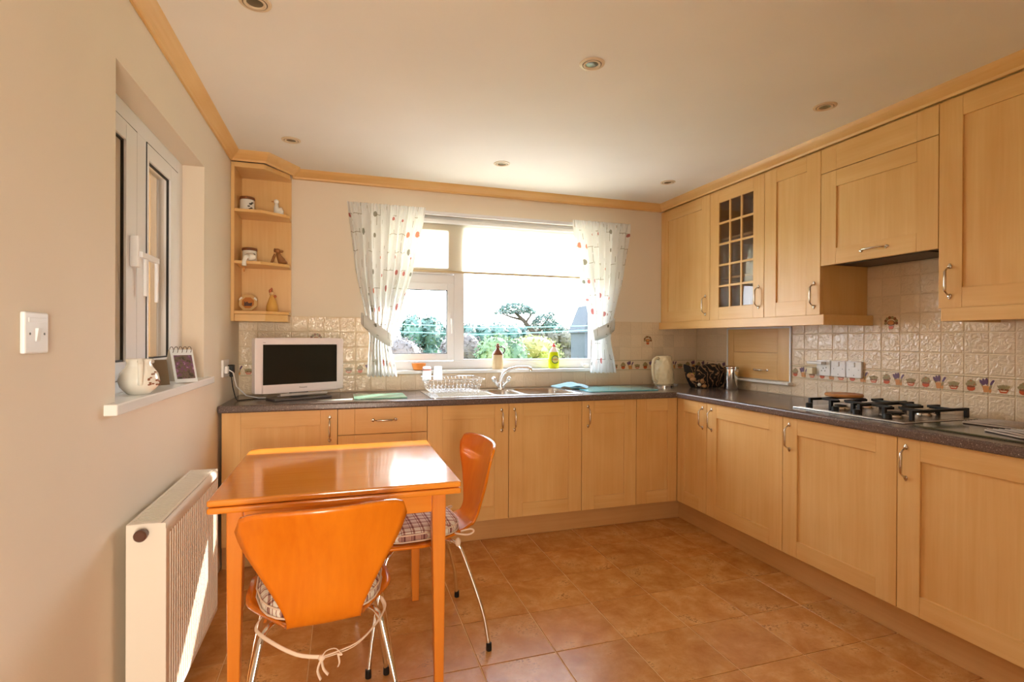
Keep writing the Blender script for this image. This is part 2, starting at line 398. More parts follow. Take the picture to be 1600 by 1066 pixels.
# crown moulding, mitred
PROF = [(0, 2.284), (.010, 2.284), (.014, 2.294), (.026, 2.304), (.040, 2.314), (.048, 2.325), (.053, 2.336), (0, 2.336)]
def mitred(path, prof, k0, k1):
    mb = MB(); P = [Vector((p[0], p[1], 0)) for p in path]; rings = []
    for k in range(k0, k1+1):
        a = (P[k]-P[k-1]).normalized() if k > 0 else None
        b_ = (P[k+1]-P[k]).normalized() if k < len(P)-1 else None
        if a is None: a = b_
        if b_ is None: b_ = a
        na, nb = Vector((a.y, -a.x, 0)), Vector((b_.y, -b_.x, 0))
        mi = (na+nb).normalized(); sc = 1/max(.2, mi.dot(na))
        rings.append([tuple(P[k]+mi*(o*sc)+Vector((0, 0, z))) for o, z in prof])
    n_ = len(prof); vs = [v for r_ in rings for v in r_]; fs = [tuple(range(n_))[::-1], tuple(range((len(rings)-1)*n_, len(rings)*n_))]
    for j in range(len(rings)-1):
        for i in range(n_): fs.append((j*n_+i, j*n_+(i+1) % n_, (j+1)*n_+(i+1) % n_, (j+1)*n_+i))
    mb.add(vs, fs); return mb
CP = [(XL+.001, YF+.01), (XL+.001, 3.407), (-.445, 3.405), (-.318, 3.60), (-.318, 3.668), (2.450, 3.668), (2.450, .985)]
struct(mitred(CP, PROF, 0, 1).build('trim_1', M['wood_y'], smooth=True, ang=20))
struct(mitred(CP, PROF, 1, 4).build('trim_2', M['wood_x'], smooth=True, ang=20))
struct(mitred(CP, PROF, 4, 5).build('trim_3', M['wood_x'], smooth=True, ang=20))
struct(mitred(CP, PROF, 5, 6).build('trim_4', M['wood_y'], smooth=True, ang=20))
struct(MB().box(-.318, 2.45, 3.668, YW, 2.284, 2.336).build('trim_5', M['wood_x']))

# plinths, maple darkened to paint in the shade below the doors
struct(MB().box(XL+.01, 2.2619, 3.165, 3.183, 0, .137).build('baseboard_back', wood('plinth_shaded_across', lin(200, 150, 92), lin(212, 166, 110), 'X')))
struct(MB().box(2.262, 2.280, .985, 3.183, 0, .137).build('baseboard_right', wood('plinth_shaded_along', lin(200, 150, 92), lin(212, 166, 110), 'Y')))

# ------------------------------------------------------------------ windows
def frame4(mb, fn, u0, u1, z0, z1, w, t0, t1, wl=None, wr=None, wb=None, wt=None, mat=0):
    wl = w if wl is None else wl; wr = w if wr is None else wr; wb = w if wb is None else wb; wt = w if wt is None else wt
    def bx(a, b_, c, d):
        p, q = fn(a, t0, c), fn(b_, t1, d); mb.box(p[0], q[0], p[1], q[1], p[2], q[2], mat)
    bx(u0, u0+wl, z0, z1); bx(u1-wr, u1, z0, z1); bx(u0+wl, u1-wr, z0, z0+wb); bx(u0+wl, u1-wr, z1-wt, z1)
FB = lambda u, t, z: (u, 3.79+t, z)
win1 = struct(empty('window_1', (1.075, 3.80, 1.03)))
mb = MB(); frame4(mb, FB, WX0, WX1, 1.03, WZ1, .06, 0, .06)
mb.box(.77, .835, 3.79, 3.85, 1.09, 2.082); mb.box(.26, .77, 3.79, 3.85, 1.655, 1.72)
mb.build('window_frame', M['white'], win1, bevel=.003)
mb = MB(); frame4(mb, FB, .262, .768, 1.096, 1.654, .048, -.012, .03); cs = mb.build('casement', M['white'], win1, bevel=.003)
mb = MB(); frame4(mb, FB, .308, .722, 1.142, 1.608, .006, -.006, .02); mb.build('gasket', M['gasket'], cs)
MB().box(.314, .716, 3.800, 3.804, 1.148, 1.602).build('pane', M['glass'], cs)
mb = MB(); frame4(mb, FB, .262, .768, 1.722, 2.08, .045, -.012, .03); cs = mb.build('fanlight', M['white'], win1, bevel=.003)
MB().box(.307, .723, 3.800, 3.804, 1.767, 2.035).build('pane', M['glass'], cs)
mb = MB(); frame4(mb, FB, .835, 1.89, 1.09, 2.082, .012, .004, .03); bd = mb.build('glazing_bead', M['white'], win1)
MB().box(.847, 1.878, 3.810, 3.814, 1.102, 2.07).build('pane', M['glass'], win1)
mb = MB(); mb.box(.740, .756, 3.768, 3.779, 1.36, 1.44); mb.tube([(.748, 3.768, 1.395), (.748, 3.748, 1.395), (.7485, 3.744, 1.38), (.751, 3.744, 1.29)], .006, 8)
mb.build('window_handle', M['plastic'], win1, smooth=True)
struct(MB().box(WX0+.002, WX1-.002, 3.652, 3.79, 1.008, 1.03).build('window_sill', M['whitegloss'], bevel=.004)).name = 'trim_6'
# curtain track and roller blind
bl = thing('roller_blind', (1.075, 3.765, 1.73), 'white translucent roller blind half lowered over the sink window', 'blind')
MB().tube([(.262, 3.760, 2.10), (1.93, 3.760, 2.10)], .017, 12).build('roller', M['plastic'], bl, smooth=True)
MB().box(.266, 1.926, 3.7755, 3.7765, 1.745, 2.10).build('blind_cloth', M['blind'], bl)
MB().box(.266, 1.926, 3.770, 3.782, 1.732, 1.747).build('bottom_bar', simple('blind_bar', lin(206, 186, 150), .5), bl, bevel=.002)
tr = tag(MB().box(.03, 2.12, 3.640, 3.664, 2.122, 2.140).box(.03, 2.12, 3.644, 3.66, 2.116, 2.122).build('curtain_track', M['plastic'], bevel=.002), 'slim white curtain track above the sink window', 'curtain track')

# left window
FL = lambda u, t, z: (-.72-t, u, z)
win2 = struct(empty('window_2', (-.72, 2.3, 1.062)))
mb = MB(); frame4(mb, FL, 1.80, 2.815, 1.062, 2.06, .062, 0, .06, wl=.06, wr=.085)
mb.box(-.78, -.72, 2.238, 2.34, 1.12, 2.0); mb.build('window_frame', M['white'], win2, bevel=.003)
for (a, b_, wl) in ((1.862, 2.236, .09), (2.342, 2.728, .018)):
    mb = MB(); frame4(mb, FL, a, b_, 1.104, 1.996, .062, .0-.004, .05, wl=wl, wr=.1); c = mb.build('casement', M['white'], win2, bevel=.003)
    mb = MB(); frame4(mb, FL, a-.003, b_+.003, 1.101, 1.999, .004, -.0025, .0, wl=.004); mb.build('seal', M['gasket'], c)
    mb = MB(); frame4(mb, FL, a+wl, b_-.1, 1.166, 1.934, .006, .004, .012); mb.build('gasket', M['gasket'], c)
    MB().box(-.746, -.742, a+wl+.004, b_-.104, 1.17, 1.93).build('pane', M['glass'], c)
mb = MB(); mb.box(-.716, -.690, 2.165, 2.20, 1.50, 1.61); mb.box(-.694, -.680, 2.175, 2.36, 1.534, 1.556)
mb.box(-.694, -.684, 2.225, 2.245, 1.40, 1.55); mb.box(-.694, -.684, 2.345, 2.365, 1.385, 1.55)
mb.build('window_handle', M['plastic'], win2, bevel=.003)
struct(MB().box(-.72, -.598, 1.724, 2.884, 1.030, 1.062).build('trim_7', M['whitegloss'], bevel=.004))
# unseen frame on the solid rear wall, added to dress the fill light
fill_root = struct(empty('fill_frame', (0, YF, .1)))
FF = lambda u, t, z: (u, YF+.03-t, z)
mb = MB(); frame4(mb, FF, -.5, .5, .10, 1.9, .06, 0, .028); mb.build('window_frame', M['white'], fill_root)

# passage wall seen through the left window
struct(MB().box(-2.35, -2.2, .8, 4.3, -.2, 2.6).box(-2.2, -.852, .8, 4.3, 2.5, 2.6).box(-2.2, -.832, 4.2, 4.3, -.2, 2.5).box(-2.2, -.852, .8, .9, -.2, 2.5).box(-2.2, -.852, .9, 4.2, -.2, -.05).build('wall_passage', paint('passage_paint', lin(214, 184, 134))))
struct(MB().box(-2.15, -1.40, 4.16, 4.199, -.05, 1.95).build('brown_panel', M['wood_z']))  # added wooden panel giving the brown strip in the near pane
pl_ = bpy.data.lights.new('passage_fill', 'AREA'); pl_.size = .6; pl_.energy = 16; pl_.color = (1.0, .93, .82)  # added light to brighten the passage, stands for no visible lamp
po = bpy.data.objects.new('passage_fill', pl_); COL.objects.link(po); po.location = (-1.5, 3.0, 2.46)
# ------------------------------------------------------------------ wall tiles
def motif_mb(kind, h):
    """relief decor in tile space u right, v up, n outwards; materials: 0 terracotta 1 orange 2 purple 3 sage 4 brown 5 cream"""
    L = []
    def e(u, v, ru, rv, mat, rot=0, n=10):
        if kind in 'AB': ru *= 1.3; rv *= 1.22
        L.append(([(u+ru*cos(2*pi*k/n)*cos(rot)-rv*sin(2*pi*k/n)*sin(rot), v+ru*cos(2*pi*k/n)*sin(rot)+rv*sin(2*pi*k/n)*cos(rot)) for k in range(n)], mat))
    def pot(u, v, wt, wb, hh, mat):
        if kind in 'AB': wt *= 1.25; wb *= 1.25; v -= .002; hh += .004
        L.append(([(u-wb, v), (u+wb, v), (u+wt, v+hh), (u-wt, v+hh)], mat))
    if kind in 'AB':
        L.append(([(0.001, h-.008), (.099, h-.008), (.099, h-.005), (.001, h-.005)], 3))
        L.append(([(0.001, .006), (.099, .006), (.099, .009), (.001, .009)], 3))
    if kind == 'A':
        e(.028, .026, .013, .011, 0); e(.028, .034, .014, .004, 4)
        for a, b_ in ((.014, .044), (.028, .060), (.042, .044), (.020, .054), (.037, .054), (.028, .046)): e(a, b_, .0065, .006, 3)
        for a, b_ in ((.014, .044), (.028, .060), (.042, .044)): e(a, b_, .002, .002, 0)
        pot(.088, .014, .011, .007, .022, 1); e(.088, .037, .012, .004, 1)
        e(.070, .056, .0045, .012, 2, .45); e(.079, .060, .0045, .013, 2, .15); e(.090, .062, .0048, .013, 2)
        e(.074, .040, .002, .009, 3, .5)
    if kind == 'B':
        e(.012, .056, .0045, .013, 2, -.45); e(.018, .053, .002, .012, 5, -.5); e(.005, .036, .003, .010, 3, -.3); e(.004, .022, .004, .010, 1)
        pot(.055, .016, .016, .009, .012, 0); L.append(([(.044, .021), (.066, .021), (.067, .0245), (.043, .0245)], 5)); e(.055, .030, .018, .003, 4)
        for k in range(9):
            q = (k-4)/4; e(.055+q*.017, .040-abs(q)*.003, .0022, .011, 3, -q*.6, 8)
    if kind == 'F':
        pot(.05, .018, .015, .009, .018, 0); e(.05, .037, .017, .003, 5); e(.05, .050, .021, .015, 4); e(.05, .052, .016, .011, 1)
        for k in range(8):
            a = radians(-10+200*k/7); e(.05+.030*cos(a), .054+.026*sin(a), .008, .0085, 3 if k % 2 else 4)
    mb = MB()
    for i, (poly, mat) in enumerate(L):
        mb.prism(poly, .0, .0012+.00025*(i % 5), lambda u, v, w: (u, v, w), mat)
    return mb
DEC = [simple('decor_terracotta', lin(206, 92, 44), .3), simple('decor_orange', lin(214, 146, 82), .3), simple('decor_purple', lin(108, 76, 106), .3),
       simple('decor_sage', lin(158, 140, 96), .3), simple('decor_brown', lin(140, 86, 50), .3), simple('decor_cream', lin(240, 222, 190), .3)]
tcache = {}; mcache = {}
def tile(wall, frame, u0, u1, v0, v1, kind=None, orient='Y'):
    """orient Y: tile on back wall (u=X); orient X: on right wall (u from left = decreasing Y)"""
    g = .0020; w_, h_ = round(u1-u0-2*g, 4), round(v1-v0-2*g, 4)
    key = (w_, h_, orient)
    name = 'border_tile' if kind in ('A', 'B') else ('decor_tile' if kind == 'F' else 'wall_tile')
    if orient == 'Y': loc = Vector((u0+g, YW, v0+g))
    else: loc = Vector((XR, u1-g, v0+g))
    loc = loc-wall.location
    if key not in tcache:
        if orient == 'Y': mb = MB().box(0, w_, -.0065, -.001, 0, h_)
        else: mb = MB().box(-.0065, -.001, -w_, 0, 0, h_)
        o = mb.build(name, M['tile'], parent=wall, origin=(0, 0, 0), bevel=.0025, seg=2, smooth=True); o.location = loc; tcache[key] = o
    else:
        o = tcache[key].copy(); COL.objects.link(o); o.parent = wall; o.location = loc; o.name = name
    if kind and w_ > .09:
        mk = (kind, orient)
        if mk not in mcache:
            mb = motif_mb(kind, h_)
            if orient == 'Y': mb.v = [(a, -.0064-c, b_) for a, b_, c in mb.v]
            else: mb.v = [(-.0064-c, -a, b_) for a, b_, c in mb.v]
            d = mb.build('painted_relief', DEC, parent=o, origin=(0, 0, 0)); mcache[mk] = d; d.location = (0, 0, 0)
        else: copy_part(mcache[mk], o, (0, 0, 0))
ROWS = [(.893, 1.004, 0), (1.004, 1.094, 1), (1.094, 1.194, 0), (1.194, 1.294, 0), (1.294, 1.394, 0)]
gr = MB().box(XL+.001, .198, YW-.0048, YW, .893, 1.394).box(.198, 1.952, YW-.0048, YW, .893, 1.004).box(1.952, XR-.001, YW-.0048, YW, .893, 1.394)
gr.build('grout', M['grout'], wall_back)
k = 0; x = -.622
tile_cols = [(XL+.001, -.622+.1)] + [(-.622+.1*i, -.622+.1*(i+1)) for i in range(1, 34)] + [(2.778, 2.796)]
for i, (a, b_) in enumerate(tile_cols):
    for ri, (z0, z1, bd_) in enumerate(ROWS):
        segs = [(a, b_)]
        if ri > 0:
            if b_ <= WX0+1e-6 or a >= WX1-1e-6: pass
            elif a < WX0: segs = [(a, WX0)]
            elif b_ > WX1: segs = [(WX1, b_)]
            else: continue
        for (p, q) in segs:
            if q-p < .012: continue
            kd = None
            if bd_: kd = 'B' if i % 2 == 0 else 'A'
            elif ri == 3 and (abs(p+.222) < .01 or abs(p-2.278) < .01): kd = 'F'
            tile(wall_back, None, p, q, z0, z1, kd, 'Y')
# right wall
HY0, HY1, HZ0, HZ1 = 2.704, 3.306, .967, 1.333
gr = MB()
gr.box(XR-.0048, XR, .985, HY0, .893, 1.394); gr.box(XR-.0048, XR, HY1, YW-.009, .893, 1.394); gr.box(XR-.0048, XR, HY0, HY1, .893, .96); gr.box(XR-.0048, XR, 1.599, 2.189, 1.394, 1.66)
gr.build('grout', M['grout'], wall_right)
for i in range(17):
    a, b_ = HY0-.1*(i+1), HY0-.1*i
    for ri, (z0, z1, bd_) in enumerate(ROWS):
        kd = None
        if bd_: kd = 'A' if i % 2 == 0 else 'B'
        elif ri == 4 and i == 6: kd = 'F'
        tile(wall_right, None, a, b_, z0, z1, kd, 'X')
    if 2.19 > b_-.01 and a > 1.59 or (a < 2.189 < b_) or (a < 1.599 < b_):
        p, q = max(a, 1.60), min(b_, 2.187)
        for z0, z1 in ((1.394, 1.494), (1.494, 1.594), (1.594, 1.66)): tile(wall_right, None, p, q, z0, z1, None, 'X')
for i in range(3):
    a, b_ = 3.306+.1226*i, 3.306+.1226*(i+1)
    for ri, (z0, z1, bd_) in enumerate(ROWS): tile(wall_right, None, a, b_, z0, z1, ('AB'[i % 2] if bd_ else None), 'X')
for i in range(6): tile(wall_right, None, HY0+.1*i, HY0+.1*(i+1), .893, .962, None, 'X')

# ------------------------------------------------------------------ cabinets
def loc_fn(orient, plane):
    """door local (u, v, n): n outwards from plane"""
    if orient == 'B': return lambda u, v, n_: (u, plane-n_, v)
    return lambda u, v, n_: (plane-n_, u, v)
def lbox(mb, fn, u0, u1, v0, v1, n0, n1, mat=0):
    p, q = fn(u0, v0, n0), fn(u1, v1, n1); mb.box(p[0], q[0], p[1], q[1], p[2], q[2], mat)
def handle(parent, fn, u, v, horiz=False, L=.118):
    pts = []; rs = []
    prof = [(-.5, .000, .0042), (-.488, .010, .004), (-.43, .021, .0034), (-.36, .0285, .004), (-.33, .030, .0052), (-.1, .0305, .0056), (.1, .0305, .0056), (.33, .030, .0052), (.36, .0285, .004), (.43, .021, .0034), (.488, .010, .004), (.5, 0, .0042)]
    for s, nn, r in prof:
        pts.append(fn(u+s*L, v, nn) if horiz else fn(u, v+s*L, nn)); rs.append(r)
    mb = MB().tube(pts, rs, 10)
    for s in (-1, 1):
        c = fn(u+s*.53*L, v, .002) if horiz else fn(u, v+s*.53*L, .002)
        c0 = fn(0, 0, 0); c1 = fn(0, 0, 1); ax = [abs(c1[i]-c0[i]) for i in range(3)]
        r3 = [.0095 if a < .5 else .0032 for a in ax]
        mb.ell(c, r3, 10, 6)
        c = fn(u+s*.60*L, v, .0015) if horiz else fn(u, v+s*.60*L, .0015)
        r3 = [.0055 if a < .5 else .0025 for a in ax]; mb.ell(c, r3, 10, 6)
    return mb.build('handle', M['nickel'], parent, smooth='all')
def door(parent, orient, plane, u0, u1, v0, v1, hu=None, hv=None, hh=False, st=.09, ra=.085, name='door', panel=True):
    """shaker door: stiles, rails, recessed panel; front face on the plane"""
    g = .0018; u0 += g; u1 -= g; fn = loc_fn(orient, plane)
    mb = MB(); e = .0006
    lbox(mb, fn, u0, u0+st, v0, v1, -.02, 0, 0); lbox(mb, fn, u1-st, u1, v0, v1, -.02, 0, 0)
    lbox(mb, fn, u0+st+e, u1-st-e, v0, v0+ra, -.02, 0, 1); lbox(mb, fn, u0+st+e, u1-st-e, v1-ra, v1, -.02, 0, 1)
    if panel: lbox(mb, fn, u0+st-.004, u1-st+.004, v0+ra-.004, v1-ra+.004, -.016, -.0085, 0)
    o = mb.build(name, [M['wood_z'], M['wood_x' if orient == 'B' else 'wood_y']], parent, bevel=.0011, seg=2)
    if hu is not None: handle(o, fn, hu, hv, hh)
    return o
def flat_front(parent, orient, plane, u0, u1, v0, v1, name, hu=None, hv=None, hh=True, st=.09):
    g = .0018; u0 += g; u1 -= g; fn = loc_fn(orient, plane); mb = MB(); e = .0006
    lbox(mb, fn, u0, u0+st, v0, v1, -.02, 0, 0); lbox(mb, fn, u1-st, u1, v0, v1, -.02, 0, 0); lbox(mb, fn, u0+st+e, u1-st-e, v0, v1, -.02, 0, 1)
    o = mb.build(name, [M['wood_z'], M['wood_x' if orient == 'B' else 'wood_y']], parent, bevel=.0011, seg=2)
    if hu is not None: handle(o, fn, hu, hv, hh)
    return o
ZB, ZT = .139, .851
def base_cab(u0, u1, orient, label, hollow=False):
    if orient == 'B':
        r_ = thing('base_cabinet', ((u0+u1)/2, 3.4, .1), label, 'cabinet', 'base cabinets under the sink worktop')
        if hollow:
            MB().box(u0+.001, u0+.018, YB+.0205, YW-.002, ZB, ZT).box(u1-.018, u1-.001, YB+.0205, YW-.002, ZB, ZT).box(u0+.018, u1-.018, YW-.02, YW-.002, ZB, ZT).box(u0+.018, u1-.018, YB+.0205, YW-.02, ZB, ZB+.018).build('body', M['wood_z'], r_)
        else: MB().box(u0+.001, u1-.001, YB+.0205, YW-.002, ZB, ZT).build('body', M['wood_z'], r_)
    else:
        r_ = thing('base_cabinet', (2.5, (u0+u1)/2, .1), label, 'cabinet', 'base cabinets under the hob worktop')
        MB().box(XB+.0205, XR-.002, u0+.001, u1-.001, ZB, ZT).build('body', M['wood_z'], r_)
    return r_
c = base_cab(-.612, -.029, 'B', 'maple base cabinet at the left end, beside the wall and under the television')
door(c, 'B', YB, -.612, -.029, ZB, ZT, -.071, .745)
c = base_cab(-.029, .474, 'B', 'maple drawer cabinet directly behind the table, left of the sink')
flat_front(c, 'B', YB, -.029, .474, .705, ZT, 'drawer', .227, .783)
flat_front(c, 'B', YB, -.029, .474, .425, .702, 'drawer', .227, .57); flat_front(c, 'B', YB, -.029, .474, ZB, .422, 'drawer', .227, .285)
c = base_cab(.474, 1.477, 'B', 'double-door maple base cabinet below the sink', True)
door(c, 'B', YB, .474, .98, ZB, ZT, .934, .750); door(c, 'B', YB, .98, 1.477, ZB, ZT, 1.017, .750)
c = base_cab(1.477, 1.881, 'B', 'narrow maple base cabinet right of the sink cabinet, handle on its left')
door(c, 'B', YB, 1.477, 1.881, ZB, ZT, 1.522, .750)
c = thing('corner_base_cabinet', (2.4, 3.3, .1), 'L-shaped maple corner base cabinet with a door on each side of the inner corner', 'cabinet')
MB().prism([(1.883, YB+.0205), (XB+.0205, YB+.0205), (XB+.0205, 2.797), (XR-.002, 2.797), (XR-.002, YW-.002), (1.883, YW-.002)], ZB, ZT, lambda u, v, w: (u, v, w)).build('body', M['wood_z'], c)
door(c, 'B', YB, 1.881, XB, ZB, ZT, st=.075); door(c, 'R', XB, 2.795, YB, ZB, ZT, 2.835, .750, st=.075)
c = base_cab(2.188, 2.795, 'R', 'maple base cabinet next to the inner corner, left of the hob')
door(c, 'R', XB, 2.188, 2.795, ZB, ZT, 2.748, .750)
c = base_cab(1.589, 2.188, 'R', 'maple base cabinet directly below the gas hob')
door(c, 'R', XB, 1.589, 2.188, ZB, ZT, 2.145, .750)
c = base_cab(.990, 1.589, 'R', 'maple base cabinet at the right edge, nearest the camera')
door(c, 'R', XB, .990, 1.589, ZB, ZT, 1.553, .750)

# wall cabinets
ZWB, ZWT = 1.392, 2.279
def wall_cab(u0, u1, label, z0=ZWB, body=True):
    r_ = thing('wall_cabinet', (2.62, (u0+u1)/2, z0), label, 'cabinet', 'wall cabinets on the right wall')
    if body: MB().box(XW+.0205, XR-.001, u0+.001, u1-.001, z0, ZC-.002).build('body', M['wood_z'], r_)
    return r_
c = wall_cab(3.088, 3.684, 'maple wall cabinet in the far corner beside the window wall')
door(c, 'R', XW, 3.088, 3.684, ZWB, ZWT, 3.135, 1.50)
c = wall_cab(2.588, 3.088, 'glazed maple wall cabinet with fifteen small panes', body=False)
mb = MB(); a, b_ = 2.589, 3.087
mb.box(XW+.0205, XR-.001, a, a+.016, ZWB, ZC-.002).box(XW+.0205, XR-.001, b_-.016, b_, ZWB, ZC-.002).box(XR-.012, XR-.001, a+.016, b_-.016, ZWB, ZC-.002)
mb.box(XW+.0205, XR-.012, a+.016, b_-.016, ZWB, ZWB+.016).box(XW+.0205, XR-.012, a+.016, b_-.016, ZC-.07, ZC-.002)
mb.build('body', M['wood_z'], c)
for z in (1.67, 1.94): MB().box(XW+.05, XR-.013, a+.017, b_-.017, z, z+.016).build('shelf', M['wood_y'], c)
d = door(c, 'R', XW, 2.588, 3.088, ZWB, ZWT, 2.632, 1.52, panel=False)
gu0, gu1, gz0, gz1 = 2.679, 2.997, 1.477, 2.194; fn = loc_fn('R', XW)
mb = MB()
for i in (1, 2): u = gu0+(gu1-gu0)*i/3; lbox(mb, fn, u-.007, u+.007, gz0, gz1, -.012, -.001)
for j in (1, 2, 3, 4): v_ = gz0+(gz1-gz0)*j/5; lbox(mb, fn, gu0, gu1, v_-.007, v_+.007, -.012, -.0015)
mb.build('glazing_bars', M['wood_z'], d, bevel=.001)
pw, ph = (gu1-gu0)/3, (gz1-gz0)/5; src = None
for i in range(3):
    for j in range(5):
        u, v_ = gu0+pw*i, gz0+ph*j
        if src is None: src = MB().box(-.002, .002, .002, pw-.002, .002, ph-.002).build('pane', M['cabglass'], d, origin=(0, 0, 0)); src.location = Vector((XW+.009, u, v_))-c.location
        else: copy_part(src, d, Vector((XW+.009, u, v_))-c.location)
c = wall_cab(2.189, 2.588, 'narrow maple wall cabinet between the glazed cabinet and the cooker hood')
door(c, 'R', XW, 2.189, 2.588, ZWB, ZWT, 2.228, 1.50)
c = wall_cab(1.599, 2.189, 'raised maple cooker hood cabinet above the gas hob', z0=1.70)
flat_front(c, 'R', XW, 1.599, 2.189, 2.149, ZWT, 'filler_panel')
d = door(c, 'R', XW, 1.599, 2.189, 1.653, 2.145, 1.89, 1.700, True)
MB().box(XW+.022, XR-.01, 1.602, 2.186, 1.662, 1.70).build('extractor', M['darkgrey'], c, bevel=.004)
MB().box(XW+.06, XR-.08, 1.68, 2.10, 1.655, 1.663).build('grease_filter', M['darkgrey'], c)
c = wall_cab(.99, 1.599, 'large maple wall cabinet at the right edge, above the chopping board')
door(c, 'R', XW, .99, 1.599, ZWB, ZWT, 1.553, 1.505)
# pelmets
tag(MB().box(2.434, 2.452, 2.149, 3.683, 1.335, 1.391).box(2.452, XR-.009, 2.149, 2.167, 1.335, 1.391).build('cabinet_pelmet', M['wood_y'], bevel=.002), 'maple light pelmet under the three corner wall cabinets', 'pelmet')
tag(MB().box(2.434, 2.452, .99, 1.575, 1.335, 1.391).box(2.452, XR-.009, 1.557, 1.575, 1.335, 1.391).build('cabinet_pelmet', M['wood_y'], bevel=.002), 'maple light pelmet under the large wall cabinet at the right edge', 'pelmet')

# hatch in the right wall
h = thing('serving_hatch', (XR-.01, 3.0, .96), 'maple plank hatch with white surround on the right wall above the canister', 'hatch')
mb = MB()
mb.box(XR-.016, XR-.001, HY0, HY0+.012, HZ0, HZ1).box(XR-.016, XR-.001, HY1-.012, HY1, HZ0, HZ1).box(XR-.016, XR-.001, HY0, HY1, HZ1, HZ1+.01)
mb.build('surround', M['white'], h, bevel=.001)
YA_, YC_ = HY0+.013, HY1-.013
for i, (z0, z1) in enumerate(((.982, 1.165), (1.166, 1.332))):
    MB().box(XR-.012, XR-.002, YA_+.1, YC_-.06, z0, z1).build('panel_board', M['wood_y'], h, bevel=.001)
MB().box(XR-.012, XR-.002, YA_, YA_+.099, .982, 1.332).build('stile', M['wood_z'], h, bevel=.001); MB().box(XR-.012, XR-.002, YC_-.059, YC_, .982, 1.332).build('stile', M['wood_z'], h, bevel=.001)
handle(h, loc_fn('R', XR-.012), 2.965, 1.045, True, .11)
MB().box(XR-.05, XR-.001, HY0-.012, HY1+.0, .958, .976).build('ledge', M['whitegloss'], h, bevel=.004)

# ------------------------------------------------------------------ worktop, sink, tap
def apply_bool(o, cutters):
    for cmb in cutters:
        co = cmb.build('cutter', M['white']); md = o.modifiers.new('c', 'BOOLEAN'); md.operation = 'DIFFERENCE'; md.object = co; md.solver = 'EXACT'
        bpy.context.view_layer.update()
        dg = bpy.context.evaluated_depsgraph_get(); me = bpy.data.meshes.new_from_object(o.evaluated_get(dg)); o.modifiers.remove(md)
        o.data = me; bpy.data.objects.remove(co)
def rrect(x0, x1, y0, y1, r, n_=5):
    out = []
    for cx, cy, a0 in ((x1-r, y1-r, 0), (x0+r, y1-r, 90), (x0+r, y0+r, 180), (x1-r, y0+r, 270)):
        for k in range(n_+1): a = radians(a0+90*k/n_); out.append((cx+r*cos(a), cy+r*sin(a)))
    return out
ID = lambda u, v, w: (u, v, w)
wt = MB().prism([(XL+.002, 3.082), (2.183, 3.082), (2.183, .985), (XR-.001, .985), (XR-.001, YW-.001), (XL+.002, YW-.001)], .852, .892, ID).build('worktop', M['worktop'])
apply_bool(wt, [MB().box(.92, 1.49, 3.17, 3.57, .80, .95)])
md = wt.modifiers.new('b', 'BEVEL'); md.width = .009; md.segments = 3; md.limit_method = 'ANGLE'
tag(wt, 'L-shaped speckled brown laminate worktop', 'worktop')
sk = thing('sink', (1.0, 3.35, .892), 'stainless steel bowl-and-a-half sink with ribbed drainer under the window', 'sink')
top = MB().prism(rrect(.50, 1.51, 3.13, 3.61, .03), .8925, .8965, ID).build('sink_top', M['steel'], sk)
b1, b2 = (1.13, 1.475, 3.18, 3.56, .06), (.935, 1.10, 3.22, 3.52, .05)
apply_bool(top, [MB().prism(rrect(*b1), .85, .95, ID), MB().prism(rrect(*b2), .85, .95, ID)])
def bowl(bb, depth, name):
    mb = MB(); rings = []
    x0, x1, y0, y1, r = bb
    for ins, z in ((-.004, .8972), (.0, .8965), (.004, .885), (.012, .892-depth+.02), (.03, .892-depth), (.08, .892-depth-.003)):
        ins = min(ins, (min(x1-x0, y1-y0)/2)-.012)
        rings.append([(a, c, z) for a, c in rrect(x0+ins, x1-ins, y0+ins, y1-ins, max(.01, r-ins*.5))])
    n_ = len(rings[0]); vs = [v for q in rings for v in q]; fs = [(j*n_+i, j*n_+(i+1) % n_, (j+1)*n_+(i+1) % n_, (j+1)*n_+i) for j in range(len(rings)-1) for i in range(n_)]
    fs.append(tuple(range((len(rings)-1)*n_, len(rings)*n_))); mb.add(vs, fs)
    return mb.build(name, M['steel'], sk, smooth=True)
bowl(b1, .16, 'main_bowl'); bowl(b2, .12, 'half_bowl')
mb = MB()
for i in range(9): mb.tube([(.56, 3.20+.042*i, .897), (.90, 3.20+.042*i, .897)], .004, 8, flat=.6)
mb.build('drainer_ribs', M['steel'], sk, smooth=True)
tp = thing('mixer_tap', (1.075, 3.60, .897), 'chrome mixer tap with curved spout and two crossed lever knobs', 'tap')
cx, cy = 1.07, 3.585
MB().lathe([(.026, .8966), (.026, .902), (.02, .908), (.018, .935), (.016, .95)], (cx, cy, 0), 20).build('tap_body', M['chrome'], tp, smooth=True)
for s in (-1, 1):
    mb = MB().tube([(cx, cy, .915), (cx+s*.022, cy-.005, .925), (cx+s*.045, cy-.012, .953)], [.014, .013, .012], 12)
    tap_arm = mb.build('valve', M['chrome'], tp, smooth=True)
    d = Vector((s*.62, -.18, .76)).normalized(); p = Vector((cx+s*.045, cy-.012, .953))
    MB().tube([p, p+d*.006, p+d*.012, p+d*.03, p+d*.034], [.010, .014, .017, .0165, .012], 8).build('knob', M['chrome'], tap_arm, smooth=True, ang=50)
pts = [(cx, cy, .94), (cx+.004, cy, .975), (cx+.02, cy-.012, 1.01), (cx+.055, cy-.035, 1.038), (cx+.10, cy-.06, 1.050), (cx+.15, cy-.09, 1.053), (cx+.175, cy-.10, 1.052), (cx+.186, cy-.107, 1.045), (cx+.188, cy-.108, 1.028)]
MB().tube(pts, [.015, .0145, .0135, .0125, .012, .011, .011, .012, .012], 14).build('spout', M['chrome'], tp, smooth=True)

